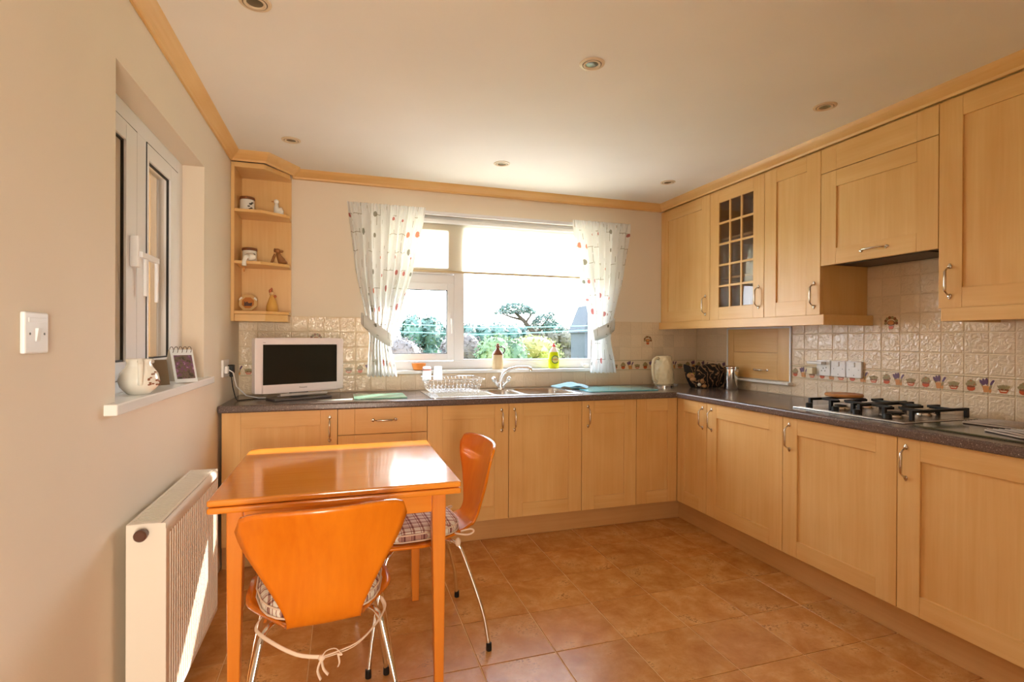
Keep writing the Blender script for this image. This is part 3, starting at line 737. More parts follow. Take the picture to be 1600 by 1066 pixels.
# dish rack and upturned glasses
dr = thing('dish_rack', (.68, 3.38, .899), 'chrome wire dish rack on the sink drainer', 'dish rack')
mb = MB(); R0 = rrect(.495, .865, 3.235, 3.575, .03); wz = .0018
mb.tube([(a, b_, .995) for a, b_ in R0], .0026, 8, closed=True)
R1 = rrect(.515, .845, 3.255, 3.555, .03)
mb.tube([(a, b_, .955) for a, b_ in R1], .0018, 6, closed=True)
R2 = rrect(.525, .835, 3.265, 3.545, .03); mb.tube([(a, b_, .912) for a, b_ in R2], .0018, 6, closed=True)
mb.build('rim', M['chrome'], dr, smooth=True)
mb = MB()
for i in range(12):
    x = .54+i*.0255
    mb.tube([(x-.008, 3.245, .993), (x-.004, 3.258, .955), (x, 3.268, .912), (x, 3.542, .912), (x-.004, 3.552, .955), (x-.008, 3.565, .993)], .0015, 5)
for i in range(9):
    y = 3.29+i*.030
    mb.tube([(.505, y, .993), (.527, y, .912), (.833, y, .912), (.855, y, .993)], .0015, 5)
for i in range(12):
    x = .54+i*.0255
    for yy in (3.34, 3.44): mb.tube([(x, yy-.02, .912), (x+.004, yy-.01, .94), (x+.006, yy, .948), (x+.008, yy+.01, .94), (x+.010, yy+.02, .912)], .0014, 5)
for x in (.55, .81):
    for y in (3.29, 3.52): mb.tube([(x, y, .900), (x, y, .912)], .003, 6)
w_ = mb.build('wires', M['chrome'], dr, smooth='all')
gmat = simple('clear_drinking_glass', (.95, .97, .98, 1), .03, trans=.9)
for i, (x, lab, band) in enumerate(((.515, 'upturned glass with a red print on the dish rack, nearer the curtain', 1), (.588, 'plain upturned glass on the dish rack, nearer the tap', 0))):
    g = thing('drinking_glass', (x, 3.40, .985), lab, 'glass', 'upturned glasses on the dish rack')
    MB().lathe([(.024, .9995-.02), (.0285, .995-.012), (.027, 1.03), (.025, 1.068), (.022, 1.071), (.001, 1.071)], (x, 3.40, 0), 20, cap0=False, cap1=False).build('tumbler', translucent('frosted_glass' if i else 'frosted_glass_print', lin(240, 244, 248), .5, .35), g, smooth=True, solid=.002)
    if band: MB().lathe([(.0292, 1.050-.004), (.0285, 1.056)], (x, 3.40, 0), 20, cap0=False, cap1=False).build('printed_band', simple('red_print', lin(224, 150, 138), .4), g, smooth=True)
# glass boards, cloth, paper
gl = simple('green_glass_board', lin(150, 214, 190), .06, spec=.9)
gl2 = simple('teal_glass_board', lin(120, 200, 205), .06, spec=.9)
gl3 = simple('dark_olive_glass_board', lin(92, 88, 66), .12, spec=.7)
tag(MB().prism(rrect(.06, .37, 3.20, 3.48, .02), .8925, .8985, ID).build('chopping_board', gl, bevel=.0015), 'pale green glass chopping board between television and drainer', 'chopping board')
tag(MB().prism(rrect(1.60, 2.14, 3.22, 3.58, .025), .8925, .8985, ID).build('chopping_board', gl2, bevel=.0015), 'teal glass worktop saver between sink and kettle', 'chopping board')
tag(MB().prism([(-.14, 3.20), (.05, 3.185), (.055, 3.26), (-.10, 3.24)], .8925, .8935, ID).build('paper_slip', simple('paper', lin(236, 238, 232), .6)), 'slip of white paper in front of the television', 'paper')
mb = MB()
def cl(u, v):
    x = 1.46+.20*u+.03*sin(v*4); y = 3.42+.12*v+.02*sin(u*5)
    z = .901+.030*abs(sin(u*3.1))*(.3+.7*sin(v*3.0)**2)+.006*sin(u*11+v*7)+.006
    return (x, y, z)
mb.grid(cl, 20, 12)
tag(mb.build('dish_cloth', simple('blue_cloth', lin(168, 206, 224), .85), smooth=True, solid=.004), 'crumpled pale blue dishcloth at the right end of the sink', 'cloth')

# ------------------------------------------------------------------ curtains
def curtain(name, outer, inner, side, label):
    """outer/inner: lists of (z, x) edge points, top to bottom"""
    def interp(L, z):
        for (z0, x0), (z1, x1) in zip(L, L[1:]):
            if z <= z0 and z >= z1: t = (z0-z)/(z0-z1); t = t*t*(3-2*t)*.35+t*.65; return x0+(x1-x0)*t
        return L[-1][1] if z < L[-1][0] else L[0][1]
    zt, zb = outer[0][0], outer[-1][0]; NF = 8
    uvs = {}
    root = thing('curtain', ((outer[0][1]+inner[0][1])/2, 3.61, zb), label, 'curtain')
    NU, NV = 160, 70
    vs = []; uv = []
    for j in range(NV+1):
        z = zt+(zb-zt)*j/NV
        xo, xi = interp(outer, z), interp(inner, z); wd = abs(xi-xo)
        pinch = min(1, (zt-z)/.10)
        for i in range(NU+1):
            u = i/NU
            ph = 2*pi*NF*u + .9*sin(3*u+z*2)+.5*sin(7*u-z*3)
            amp = (.006+.017*pinch)*(1+.45*sin(u*9+z*4))
            x = xo+(xi-xo)*(u+.010*sin(ph*1.0+1)*pinch)
            amp2 = amp*(1.35 if wd < .3 else 1)
            y = 3.612+amp2*sin(ph)*(.75+.25*cos(ph*.5))+(.006*sin(ph*3.1) if z > zt-.06 else 0)
            if side > 0 and False: y += 0
            vs.append((x, y, z+.004*sin(ph) if j == NV else z)); uv.append((u*.95, z))
    mb = MB(); mb.v = vs
    mb.f = [(j*(NU+1)+i, j*(NU+1)+i+1, (j+1)*(NU+1)+i+1, (j+1)*(NU+1)+i) for j in range(NV) for i in range(NU)]; mb.m = [0]*len(mb.f)
    me = bpy.data.meshes.new('drape'); off = root.location
    me.from_pydata([(a-off.x, b_-off.y, c_2-off.z) for a, b_, c_2 in vs], [], mb.f); me.materials.append(M['curtain'])
    ul = me.uv_layers.new(name='UVMap')
    for lp in me.loops: ul.data[lp.index].uv = uv[lp.vertex_index]
    me.polygons.foreach_set('use_smooth', [True]*len(me.polygons))
    o = bpy.data.objects.new('drape', me); COL.objects.link(o); o.parent = root
    return root
def tieband(root, pts, wdt):
    """pts: centre line of the band (x,y,z)"""
    P = [Vector(p) for p in pts]; mb = MB(); off = root.location; n_ = 24; vs = []; uv = []
    def at(t):
        f = t*(len(P)-1); i = min(int(f), len(P)-2); q = f-i
        p0 = P[max(i-1, 0)]; p1 = P[i]; p2 = P[i+1]; p3 = P[min(i+2, len(P)-1)]
        return .5*((2*p1)+(p2-p0)*q+(2*p0-5*p1+4*p2-p3)*q*q+(3*p1-p0-3*p2+p3)*q**3)
    for k in range(n_+1):
        t = k/n_; c = at(t); w2 = wdt*(.35+.65*sin(pi*min(1, max(0, t)))**.6)/2
        for s in (-1, 0, 1):
            vs.append((c.x+off.x*0, c.y-(.004 if s == 0 else 0), c.z+s*w2)); uv.append((t*.5+.2, s*w2+c.z*.3))
    fs = [(k*3+i, k*3+i+1, (k+1)*3+i+1, (k+1)*3+i) for k in range(n_) for i in range(2)]
    me = bpy.data.meshes.new('tieback'); me.from_pydata([(a-off.x, b_-off.y, c_2-off.z) for a, b_, c_2 in vs], [], fs); me.materials.append(M['curtain'])
    ul = me.uv_layers.new(name='UVMap')
    for lp in me.loops: ul.data[lp.index].uv = uv[lp.vertex_index]
    me.polygons.foreach_set('use_smooth', [True]*len(me.polygons))
    o = bpy.data.objects.new('tieback', me); COL.objects.link(o); o.parent = root
    md = o.modifiers.new('s', 'SOLIDIFY'); md.thickness = .003
    return o
cl_ = curtain('curtain', [(2.152, .020), (1.75, .065), (1.38, .140), (1.26, .165), (1.0, .148)], [(2.152, .535), (1.75, .455), (1.45, .375), (1.22, .300), (1.0, .345)], -1,
              'printed cream curtain with red and orange motifs, tied back left of the sink window')
tieband(cl_, [(.118, 3.672, 1.392), (.121, 3.60, 1.378), (.19, 3.578, 1.315), (.26, 3.580, 1.265), (.305, 3.592, 1.235), (.318, 3.63, 1.235)], .10)
cr_ = curtain('curtain', [(2.152, 2.125), (1.75, 2.075), (1.38, 1.985), (1.26, 1.965), (1.0, 2.02)], [(2.152, 1.640), (1.75, 1.705), (1.45, 1.765), (1.22, 1.805), (1.0, 1.780)], 1,
              'printed cream curtain tied back right of the sink window, on the cabinet side')
tieband(cr_, [(1.995, 3.672, 1.385), (1.99, 3.60, 1.372), (1.93, 3.578, 1.335), (1.86, 3.580, 1.302), (1.805, 3.592, 1.285), (1.795, 3.63, 1.285)], .10)

# ------------------------------------------------------------------ corner shelf unit
su = thing('corner_shelf_unit', (-.47, 3.55, 1.35), 'open maple corner shelf unit with three cut-corner shelves, left of the window', 'shelf unit')
MB().box(XL+.001, XL+.019, 3.425, YW-.009, 1.35, 2.284).build('side_panel', M['wood_z'], su, bevel=.001)
MB().box(XL+.0195, -.322, YW-.022, YW-.0095, 1.394, 2.284).build('back_panel', M['wood_z'], su)
mb = MB()
SH = [(XL+.019, 3.43), (-.47, 3.43), (-.345, 3.515), (-.322, 3.54), (-.322, 3.662), (XL+.019, 3.662)]
for z in (1.996, 1.690): MB().prism([(a, b_) for a, b_ in SH], z, z+.018, ID).build('shelf', M['wood_x'], su, bevel=.002)
MB().prism([(XL+.0195, 3.425), (-.44, 3.425), (-.320, 3.50), (-.320, 3.662), (XL+.0195, 3.662)], 1.393, 1.411, ID).build('shelf', M['wood_x'], su, bevel=.002)
MB().prism([(XL+.0195, 3.435), (-.445, 3.435), (-.328, 3.51), (-.328, 3.67), (XL+.0195, 3.67)], 1.35, 1.3925, ID).build('pelmet', M['wood_x'], su, bevel=.002)
MB().prism([(XL+.0195, 3.42), (-.45, 3.42), (-.326, 3.59), (-.326, 3.662), (XL+.0195, 3.662)], 2.255, 2.284, ID).build('top_panel', M['wood_x'], su, bevel=.002)
# contents
leafm = simple('leaf_print', lin(86, 80, 70), .4)
corkm = simple('dark_wood_lid', lin(126, 76, 40), .5)
def canister(x, y, z, label, prints):
    r_ = thing('storage_jar', (x, y, z), label, 'jar', 'lidded jars on the corner shelves')
    MB().lathe([(.036, z), (.041, z+.006), (.041, z+.072), (.039, z+.078)], (x, y, 0), 28).build('jar_body', M['ceramic'], r_, smooth=True)
    MB().lathe([(.0425, z+.0785), (.0435, z+.083), (.042, z+.094), (.03, z+.097)], (x, y, 0), 28).build('lid', corkm, r_, smooth=True)
    mb = MB()
    for a, zz, rr in prints:
        a = radians(a); c_v = Vector((x+.0412*cos(a), y+.0412*sin(a), z+zz))
        mb.ell(c_v, (rr, rr*.8, rr*.55), 8, 6, rot=Matrix.Rotation(a+pi/2, 3, 'Z'))
    mb.build('leaf_print', leafm, r_)
canister(-.562, 3.55, 2.0145, 'cream lidded jar with dark leaf print on the top corner shelf', [(-70, .035, .008), (-55, .05, .010), (-48, .025, .008), (-40, .058, .008), (-62, .02, .006)])
canister(-.552, 3.575, 1.7085, 'cream lidded jar on the middle corner shelf, behind the dangling white bird', [(-45, .055, .009), (-38, .045, .006)])
def duck(x, y, z):
    r_ = thing('duck_figurine', (x, y, z), 'white duck figurine standing on the top corner shelf', 'figurine')
    mb = MB()
    mb.tube([(x+.03, y, z+.022), (x+.012, y, z+.031), (x-.006, y, z+.034), (x-.010, y, z+.055), (x-.008, y, z+.075)], [.010, .027, .026, .014, .011], 14)
    mb.ell((x-.010, y-.002, z+.088), (.016, .015, .015), 14, 8); mb.ell((x+.004, y, z+.0185), (.030, .022, .0165), 14, 8)
    mb.build('body', M['ceramic'], r_, smooth='all')
    MB().ell((x-.028, y-.008, z+.087), (.010, .007, .004), 10, 6).build('beak', simple('duck_beak', lin(214, 150, 80), .4), r_, smooth='all')
duck(-.392, 3.575, 2.015)
r_ = thing('bird_ornament', (-.545, 3.43, 1.64), 'white bird ornament hanging its head over the middle corner shelf', 'figurine')
MB().ell((-.525, 3.45, 1.732), (.028, .022, .022), 16, 10).tube([(-.54, 3.44, 1.735), (-.552, 3.42, 1.725), (-.556, 3.412, 1.70), (-.556, 3.411, 1.675)], [.018, .013, .011, .013], 12).build('body', M['ceramic'], r_, smooth='all')
MB().ell((-.556, 3.409, 1.652), (.006, .006, .014), 10, 6).build('beak', simple('bird_beak', lin(210, 140, 70), .4), r_, smooth='all')
dogm = simple('dog_brown', lin(160, 106, 58), .5)
r_ = thing('dog_figurine', (-.385, 3.56, 1.7085), 'brown sitting dog figurine on the middle corner shelf', 'figurine')
z = 1.7085
MB().tube([(-.365, 3.56, z+.015), (-.372, 3.56, z+.032), (-.385, 3.56, z+.055), (-.39, 3.56, z+.075)], [.024, .022, .015, .012], 12).ell((-.392, 3.555, z+.085), (.017, .016, .015), 12, 8).ell((-.368, 3.55, z+.083), (.012, .012, .008), 10, 6).tube([(-.405, 3.55, z+.062), (-.417, 3.545, z+.03), (-.425, 3.54, z+.002)], [.008, .007, .008], 8).ell((-.36, 3.56, z+.0165), (.026, .024, .0145), 12, 8).build('body', dogm, r_, smooth='all')
MB().ell((-.408, 3.555, z+.088), (.006, .008, .013), 8, 6).build('ear', simple('dog_ear', lin(120, 72, 36), .5), r_, smooth='all')
r_ = thing('octagonal_plate', (-.555, 3.54, 1.4115), 'small octagonal decorated plate standing on the lowest corner shelf', 'plate')
z = 1.4115
f8 = lambda R: [(R*cos(pi/8+k*pi/4), R*sin(pi/8+k*pi/4)) for k in range(8)]
PLt = lambda u, v, w: (-.555+u, 3.54+w+.25*(v), z+.0545+v)
MB().prism(f8(.054), 0, .008, PLt).build('rim', simple('plate_tan', lin(214, 176, 120), .25), r_, bevel=.002)
MB().prism(f8(.036), -.002, .001, PLt).build('centre', simple('plate_amber', lin(190, 120, 60), .25), r_)
MB().prism([(-.02, -.02), (.022, -.02), (.024, .002), (.006, -.004), (-.004, .008), (-.014, .0), (-.020, .012)], -.004, -.001, PLt).build('painted_scene', simple('scene_print', lin(84, 56, 50), .4), r_)
for s in (-1, 1): MB().prism([(s*.03, .028), (s*.048, .012), (s*.050, .022), (s*.038, .036)], -.003, .0, PLt).build('painted_corner', M['ceramic'], r_)
r_ = thing('hen_figurine', (-.422, 3.555, 1.4115), 'yellow hen figurine on the lowest corner shelf', 'figurine')
MB().lathe([(.030, z), (.034, z+.012), (.033, z+.035), (.026, z+.06), (.017, z+.085), (.012, z+.10), (.004, z+.112)], (-.422, 3.555, 0), 20).build('body', simple('hen_yellow', lin(220, 168, 84), .6), r_, smooth=True)
MB().ell((-.431, 3.553, z+.130), (.010, .008, .014), 10, 6).ell((-.424, 3.55, z+.142), (.006, .006, .010), 8, 6).ell((-.404, 3.548, z+.098), (.009, .007, .010), 8, 6).build('comb', simple('hen_red', lin(190, 110, 70), .6), r_, smooth='all')
MB().ell((-.425, 3.553, z+.114), (.013, .012, .012), 12, 8).build('head', simple('hen_head', lin(226, 186, 130), .6), r_, smooth='all')

# ------------------------------------------------------------------ television
A_, B_ = Vector((-.468, 3.215, 0)), Vector((.0, 3.455, 0))
ang = math.atan2(B_.y-A_.y, B_.x-A_.x); Wd = (B_-A_).length; ctr = (A_+B_)/2
tv = thing('television', (ctr.x, ctr.y, .8925), 'small white flat television with a dark screen on the worktop corner', 'television', rz=ang)
def tvb(name, mb, mats, **k): 
    return mb.build(name, mats, tv, origin=(0, 0, 0), **k)
h2 = Wd/2
mb = MB()
def tbox(x0, x1, y0, y1, z0, z1, mb=mb, mat=0): mb.box(x0, x1, y0, y1, z0, z1, mat)
zt_, zb_ = .357, .045
tbox(-h2, -h2+.040, 0, .05, zb_, zt_); tbox(h2-.040, h2, 0, .05, zb_, zt_); tbox(-h2+.04, h2-.04, 0, .05, zt_-.036, zt_); tbox(-h2+.04, h2-.04, 0, .05, zb_, zb_+.046)
tbox(-h2+.04, h2-.04, .012, .05, zb_+.046, zt_-.036)
tvb('casing', mb, M['tvwhite'], bevel=.003)
tvb('screen', MB().box(-h2+.0405, h2-.0405, .006, .011, zb_+.0465, zt_-.0365), M['dark_screen'])
mb = MB().box(-.17, .17, -.045, .10, .0005, .012).box(-.05, .05, .02, .06, .012, .06)
tvb('stand', mb, simple('stand_grey', lin(104, 98, 96), .3), bevel=.004)
tvb('speaker_strip', MB().box(-.13, .15, -.020, -.001, .024, .037), simple('strip_silver', lin(196, 188, 184), .35), bevel=.002)
def text(s, size, parent, mat, loc, rot, ext=.0004, name='lettering'):
    cu = bpy.data.curves.new(name, 'FONT'); cu.body = s; cu.size = size; cu.extrude = ext; cu.align_x = 'CENTER'; cu.align_y = 'CENTER'
    t = bpy.data.objects.new(name+'_tmp', cu); COL.objects.link(t); bpy.context.view_layer.update()
    me = bpy.data.meshes.new_from_object(t.evaluated_get(bpy.context.evaluated_depsgraph_get())); bpy.data.objects.remove(t)
    me.materials.clear(); me.materials.append(mat)
    o = bpy.data.objects.new(name, me); COL.objects.link(o); o.parent = parent; o.location = loc; o.rotation_euler = rot; return o
text('Panasonic', .012, tv, simple('logo_grey', lin(110, 96, 96), .4), (.01, -.0008, zb_+.024), (radians(90), 0, 0))
text('VIERA', .006, tv, simple('logo_grey_small', lin(150, 130, 130), .4), (-h2+.05, -.0008, zt_-.025), (radians(90), 0, 0))

# double socket on left wall with plugs and cables
r_ = thing('double_socket', (-.63, 3.27, 1.03), 'white double socket with two plugs on the left wall beside the television', 'socket')
MB().box(XL+.0005, XL+.013, 3.18, 3.326, 1.035, 1.13).build('face_plate', M['plastic'], r_, bevel=.003)
p1 = tag(MB().box(XL+.0135, XL+.045, 3.275, 3.32, 1.05, 1.10).box(XL+.02, XL+.04, 3.285, 3.31, 1.03, 1.05).build('plug', M['black'], bevel=.006), 'black plug in the socket beside the television', 'plug')
p2 = tag(MB().box(XL+.0135, XL+.03, 3.195, 3.235, 1.055, 1.095).build('plug', M['plastic'], bevel=.004), 'white plug in the socket left of the black one', 'plug')
tag(MB().tube([(XL+.03, 3.22, 1.075), (XL+.05, 3.23, 1.06), (-.57, 3.27, .98), (-.53, 3.33, .92), (-.47, 3.38, .899), (-.38, 3.40, .898), (-.28, 3.44, .93)], .003, 8).build('cable', M['plastic'], smooth=True), 'white cable from the wall socket to the television', 'cable')
tag(MB().tube([(XL+.03, 3.297, 1.03), (-.595, 3.31, .97), (-.585, 3.33, .91), (-.57, 3.30, .8955), (-.53, 3.34, .8955), (-.45, 3.42, .8955), (-.34, 3.43, .90)], .0028, 8).build('cable', M['black'], smooth=True), 'black cable curling behind the television', 'cable')

# ------------------------------------------------------------------ kettle, cat, canister
kx, ky, kz = 2.345, 3.475, .8925
r_ = thing('electric_kettle', (kx, ky, kz), 'cream electric kettle with textured body and chrome base', 'kettle')
MB().lathe([(.074, kz), (.074, kz+.012), (.066, kz+.018)], (kx, ky, 0), 32).build('power_base', M['chrome'], r_, smooth=True)
m, n, l, b = newmat('cream_dimpled'); b.inputs['Base Color'].default_value = lin(236, 222, 188); b.inputs['Roughness'].default_value = .18
v = objcoord(n, l, (1, 1, .7), False); t = n.new('ShaderNodeTexVoronoi'); t.inputs['Scale'].default_value = 42; t.feature = 'SMOOTH_F1'; l.new(v.outputs[0], t.inputs['Vector']); bump(n, l, b, t.outputs['Distance'], 1.0, .012); M['kettle'] = m
MB().lathe([(.066, kz+.0185), (.076, kz+.026), (.078, kz+.06), (.072, kz+.14), (.062, kz+.205), (.060, kz+.225)], (kx, ky, 0), 40).build('body', M['kettle'], r_, smooth=True)
MB().lathe([(.060, kz+.2255), (.058, kz+.234), (.045, kz+.238), (.001, kz+.2385)], (kx, ky, 0), 32, cap1=False).build('lid', M['cream'], r_, smooth=True)
MB().prism([(kx+.045, ky-.02), (kx+.088, ky), (kx+.045, ky+.02)], kz+.188, kz+.224, ID).build('spout', M['cream'], r_, bevel=.006)
hd = Vector((-.97, -.24, 0)).normalized(); H0 = Vector((kx, ky, 0))
MB().tube([H0+hd*d_+Vector((0, 0, kz+zz)) for d_, zz in ((.055, .215), (.085, .222), (.112, .205), (.122, .17), (.120, .11), (.108, .06), (.085, .043), (.068, .045))], [.013, .012, .012, .012, .012, .012, .011, .012], 12).build('handle', M['cream'], r_, smooth='all')
tag(MB().tube([(kx+.05, ky+.05, .8965), (kx+.13, ky+.02, .8965), (kx+.19, ky+.09, .8965), (kx+.17, ky+.17, .8965)], .003, 6).build('cable', M['plastic'], smooth=True), 'white kettle cable on the worktop in the corner', 'cable')

m, n, l, b = newmat('tabby_fur_print'); v = objcoord(n, l, (1, .2, 1), False, (0, radians(12), 0)); wv = n.new('ShaderNodeTexWave'); wv.inputs['Scale'].default_value = 9; wv.inputs['Distortion'].default_value = 16; wv.inputs['Detail'].default_value = 3; wv.inputs['Detail Scale'].default_value = 1.6
l.new(v.outputs[0], wv.inputs['Vector']); r = ramp(n, l, wv.outputs['Fac'], [(.66, lin(22, 18, 16)), (.86, lin(62, 46, 35)), (1.0, lin(160, 124, 90))]); l.new(r.outputs[0], b.inputs['Base Color']); b.inputs['Roughness'].default_value = .85; M['tabby'] = m
cx_, cy_, cz_ = 2.585, 3.305, .8925
r_ = thing('cat_doorstop', (cx_, cy_, cz_), 'dark tabby cat-shaped cushion crouching on the worktop corner', 'cushion', rz=radians(-20))
out = [(-.10, .0), (-.115, .03), (-.135, .07), (-.148, .12), (-.156, .168), (-.153, .178), (-.138, .163), (-.10, .158), (-.075, .160), (-.058, .171), (-.045, .158), (-.03, .165), (.01, .178), (.06, .184), (.105, .176), (.138, .150), (.152, .11), (.148, .06), (.128, .02), (.10, .002), (.03, -.0)]
def puff(out, th, mats, name, parent):
    cxm = sum(p[0] for p in out)/len(out); czm = sum(p[1] for p in out)/len(out); mb = MB(); n_ = len(out); vs = []; fs = []
    K = [(1.0, 0), (.97, .45), (.88, .75), (.65, .93), (.3, 1.0)]
    rings = [(f, -q) for f, q in K[::-1]]+[(f, q) for f, q in K[1:]]
    for f, q in rings:
        for a, c in out: vs.append((cxm+(a-cxm)*f, q*th, czm+(c-czm)*f))
    for j in range(len(rings)-1):
        for i in range(n_): fs.append((j*n_+i, j*n_+(i+1) % n_, (j+1)*n_+(i+1) % n_, (j+1)*n_+i))
    fs.append(tuple(range(n_))[::-1]); fs.append(tuple(range((len(rings)-1)*n_, len(rings)*n_)))
    mb.add(vs, fs); return mb.build(name, mats, parent, origin=(0, 0, 0), smooth='all')
puff(out, .055, M['tabby'], 'body', r_)
tan = simple('cat_tan', lin(186, 142, 98), .85)
hm = MB().ell((-.115, -.042, .095), (.030, .018, .022), 14, 8).ell((-.100, -.046, .068), (.024, .016, .016), 12, 8); hm.build('muzzle', tan, r_, origin=(0, 0, 0), smooth='all')
MB().ell((-.128, -.056, .112), (.007, .004, .006), 8, 6).ell((-.098, -.058, .112), (.007, .004, .006), 8, 6).build('eyes', simple('cat_eye', lin(150, 130, 60), .2), r_, origin=(0, 0, 0), smooth='all')
MB().ell((-.113, -.061, .098), (.005, .004, .004), 8, 6).build('nose', simple('cat_nose', lin(150, 84, 70), .4), r_, origin=(0, 0, 0), smooth='all')
MB().ell((-.055, -.052, .028), (.014, .012, .014), 10, 6).build('paw', M['ceramic'], r_, origin=(0, 0, 0), smooth='all')
MB().ell((-.02, -.056, .018), (.020, .012, .014), 10, 6).ell((-.035, -.054, .055), (.016, .010, .018), 10, 6).build('paw', tan, r_, origin=(0, 0, 0), smooth='all')

qx, qy, qz = 2.700, 3.155, .8925
r_ = thing('steel_canister', (qx, qy, qz), 'polished steel canister with clip lid in front of the hatch', 'canister')
MB().lathe([(.046, qz), (.048, qz+.004), (.048, qz+.150), (.0465, qz+.152)], (qx, qy, 0), 36).build('body', M['chrome'], r_, smooth=True)
MB().lathe([(.049, qz+.1525), (.050, qz+.157), (.050, qz+.164), (.044, qz+.172), (.001, qz+.174)], (qx, qy, 0), 36, cap1=False).build('lid', M['chrome'], r_, smooth=True)
MB().box(qx-.012, qx+.012, qy-.064, qy-.049, qz+.135, qz+.168).build('clip', M['chrome'], r_, bevel=.003)

# ------------------------------------------------------------------ hob
hb = thing('gas_hob', (2.52, 1.92, .8925), 'stainless four-burner gas hob with black pan supports and knobs', 'hob')
MB().prism(rrect(2.29, 2.76, 1.625, 2.215, .012), .8925, .899, ID).build('hob_plate', M['steel'], hb, bevel=.0025)
MB().prism(rrect(2.31, 2.74, 1.645, 2.195, .012), .899, .9005, ID).build('hob_well', simple('hob_brown_steel', (.34, .29, .26, 1), .22, 1), hb)
for kx_, ky_ in ((2.345, 2.155), (2.345, 2.00), (2.345, 1.885), (2.345, 1.735)):
    MB().lathe([(.017, .9005), (.0165, .918), (.013, .922)], (kx_, ky_, 0), 16).build('knob', M['black'], hb, smooth=True)
BUR = [(2.46, 2.07, .030), (2.65, 2.08, .038), (2.46, 1.79, .045), (2.65, 1.78, .030)]
for bx_, by_, rr in BUR:
    o = MB().lathe([(rr+.012, .9005), (rr+.010, .906), (rr, .912)], (bx_, by_, 0), 20).build('burner', M['steel'], hb, smooth=True)
    MB().lathe([(rr-.004, .9122), (rr-.002, .917), (rr-.010, .919)], (bx_, by_, 0), 20).build('burner_cap', M['iron'], o, smooth=True)
for y0, y1 in ((1.925, 2.195), (1.645, 1.915)):
    mb = MB(); w2 = .008
    x0, x1 = 2.385, 2.735; zt2 = .944
    def bar(p, q, mb=mb):
        p, q = Vector(p), Vector(q); d = (q-p).normalized(); sd_ = Vector((-d.y, d.x, 0)).normalized()*w2 if abs(d.z) < .9 else Vector((w2, 0, 0))
        u_ = Vector((0, 0, 1)) if abs(d.z) < .9 else Vector((0, w2, 0)); hgt = .012 if abs(d.z) < .9 else 1
        if abs(d.z) < .9: vs = [p-sd_-u_*hgt, p+sd_-u_*hgt, p+sd_, p-sd_, q-sd_-u_*hgt, q+sd_-u_*hgt, q+sd_, q-sd_]
        else: vs = [p-sd_-u_, p+sd_-u_, p+sd_+u_, p-sd_+u_, q-sd_-u_, q+sd_-u_, q+sd_+u_, q-sd_+u_]
        mb.add(vs, [(0, 3, 2, 1), (4, 5, 6, 7), (0, 1, 5, 4), (1, 2, 6, 5), (2, 3, 7, 6), (3, 0, 4, 7)])
    ym = (y0+y1)/2; xm = (x0+x1)/2
    for cxx in (2.46, 2.65):
        for a, b_ in (((x0 if cxx < xm else xm, ym), (cxx-.022, ym)), ((xm if cxx < xm else x1, ym), (cxx+.022, ym)), ((cxx, y0+.012), (cxx, ym-.022)), ((cxx, y1-.012), (cxx, ym+.022))):
            bar((a[0], a[1], zt2), (b_[0], b_[1], zt2))
    for a, b_ in (((x0, y0+.012), (x0, y1-.012)), ((x1, y0+.012), (x1, y1-.012)), ((x0, y0+.012), (x1, y0+.012)), ((x0, y1-.012), (x1, y1-.012))):
        if a[0] == b_[0]: continue
        bar((a[0], a[1], zt2), (b_[0], b_[1], zt2))
    for px_, py_ in ((x0, y0+.012), (x1, y0+.012), (x0, y1-.012), (x1, y1-.012), (x0, ym), (x1, ym)): bar((px_, py_, .9006), (px_, py_, zt2))
    mb.build('pan_support', M['iron'], hb, bevel=.002)
tag(MB().lathe([(.086, .9455), (.092, .951), (.092, .957), (.088, .962), (.001, .962)], (2.61, 2.175, 0), 40, cap1=False).build('round_board', wood('board_wood', lin(196, 132, 72), lin(218, 156, 94), 'X', .5), smooth=True), 'round wooden board lying on the rear left pan support', 'board')
tag(MB().prism(rrect(2.275, 2.73, 1.03, 1.600, .05), .8925, .8985, ID).build('chopping_board', gl3, bevel=.002), 'dark olive glass chopping board right of the hob', 'chopping board')
# woven pot stands on the board
wm = simple('woven_dark', lin(70, 54, 48), .5); wl_ = simple('woven_light', lin(206, 190, 176), .35)
def potstand(cx2, cy2, z0, a, L, Wd2, lab):
    r_ = thing('pot_stand', (cx2, cy2, z0), lab, 'pot stand', rz=a)
    MB().prism(rrect(-L/2, L/2, -Wd2/2, Wd2/2, .01), 0.0, .008, ID).build('pad', wm, r_, origin=(0, 0, 0), bevel=.002)
    mb = MB()
    for i in range(9):
        x = -L/2+.012+(L-.024)*i/8; mb.tube([(x, -Wd2/2, .009), (x+.006*(-1)**i, 0, .0105), (x, Wd2/2, .009)], .0022, 6)
    mb.tube([(a_, b_, .005) for a_, b_ in rrect(-L/2, L/2, -Wd2/2, Wd2/2, .01)], .0035, 6, closed=True)
    mb.build('piping', wl_, r_, origin=(0, 0, 0), smooth='all')
potstand(2.63, 1.46, .8987, radians(4), .19, .19, 'dark pot stand with pale stripes on the glass board, nearer the tiled wall')
potstand(2.45, 1.27, .8987, radians(-22), .20, .17, 'dark pot stand with pale stripes on the glass board, nearer the worktop edge')

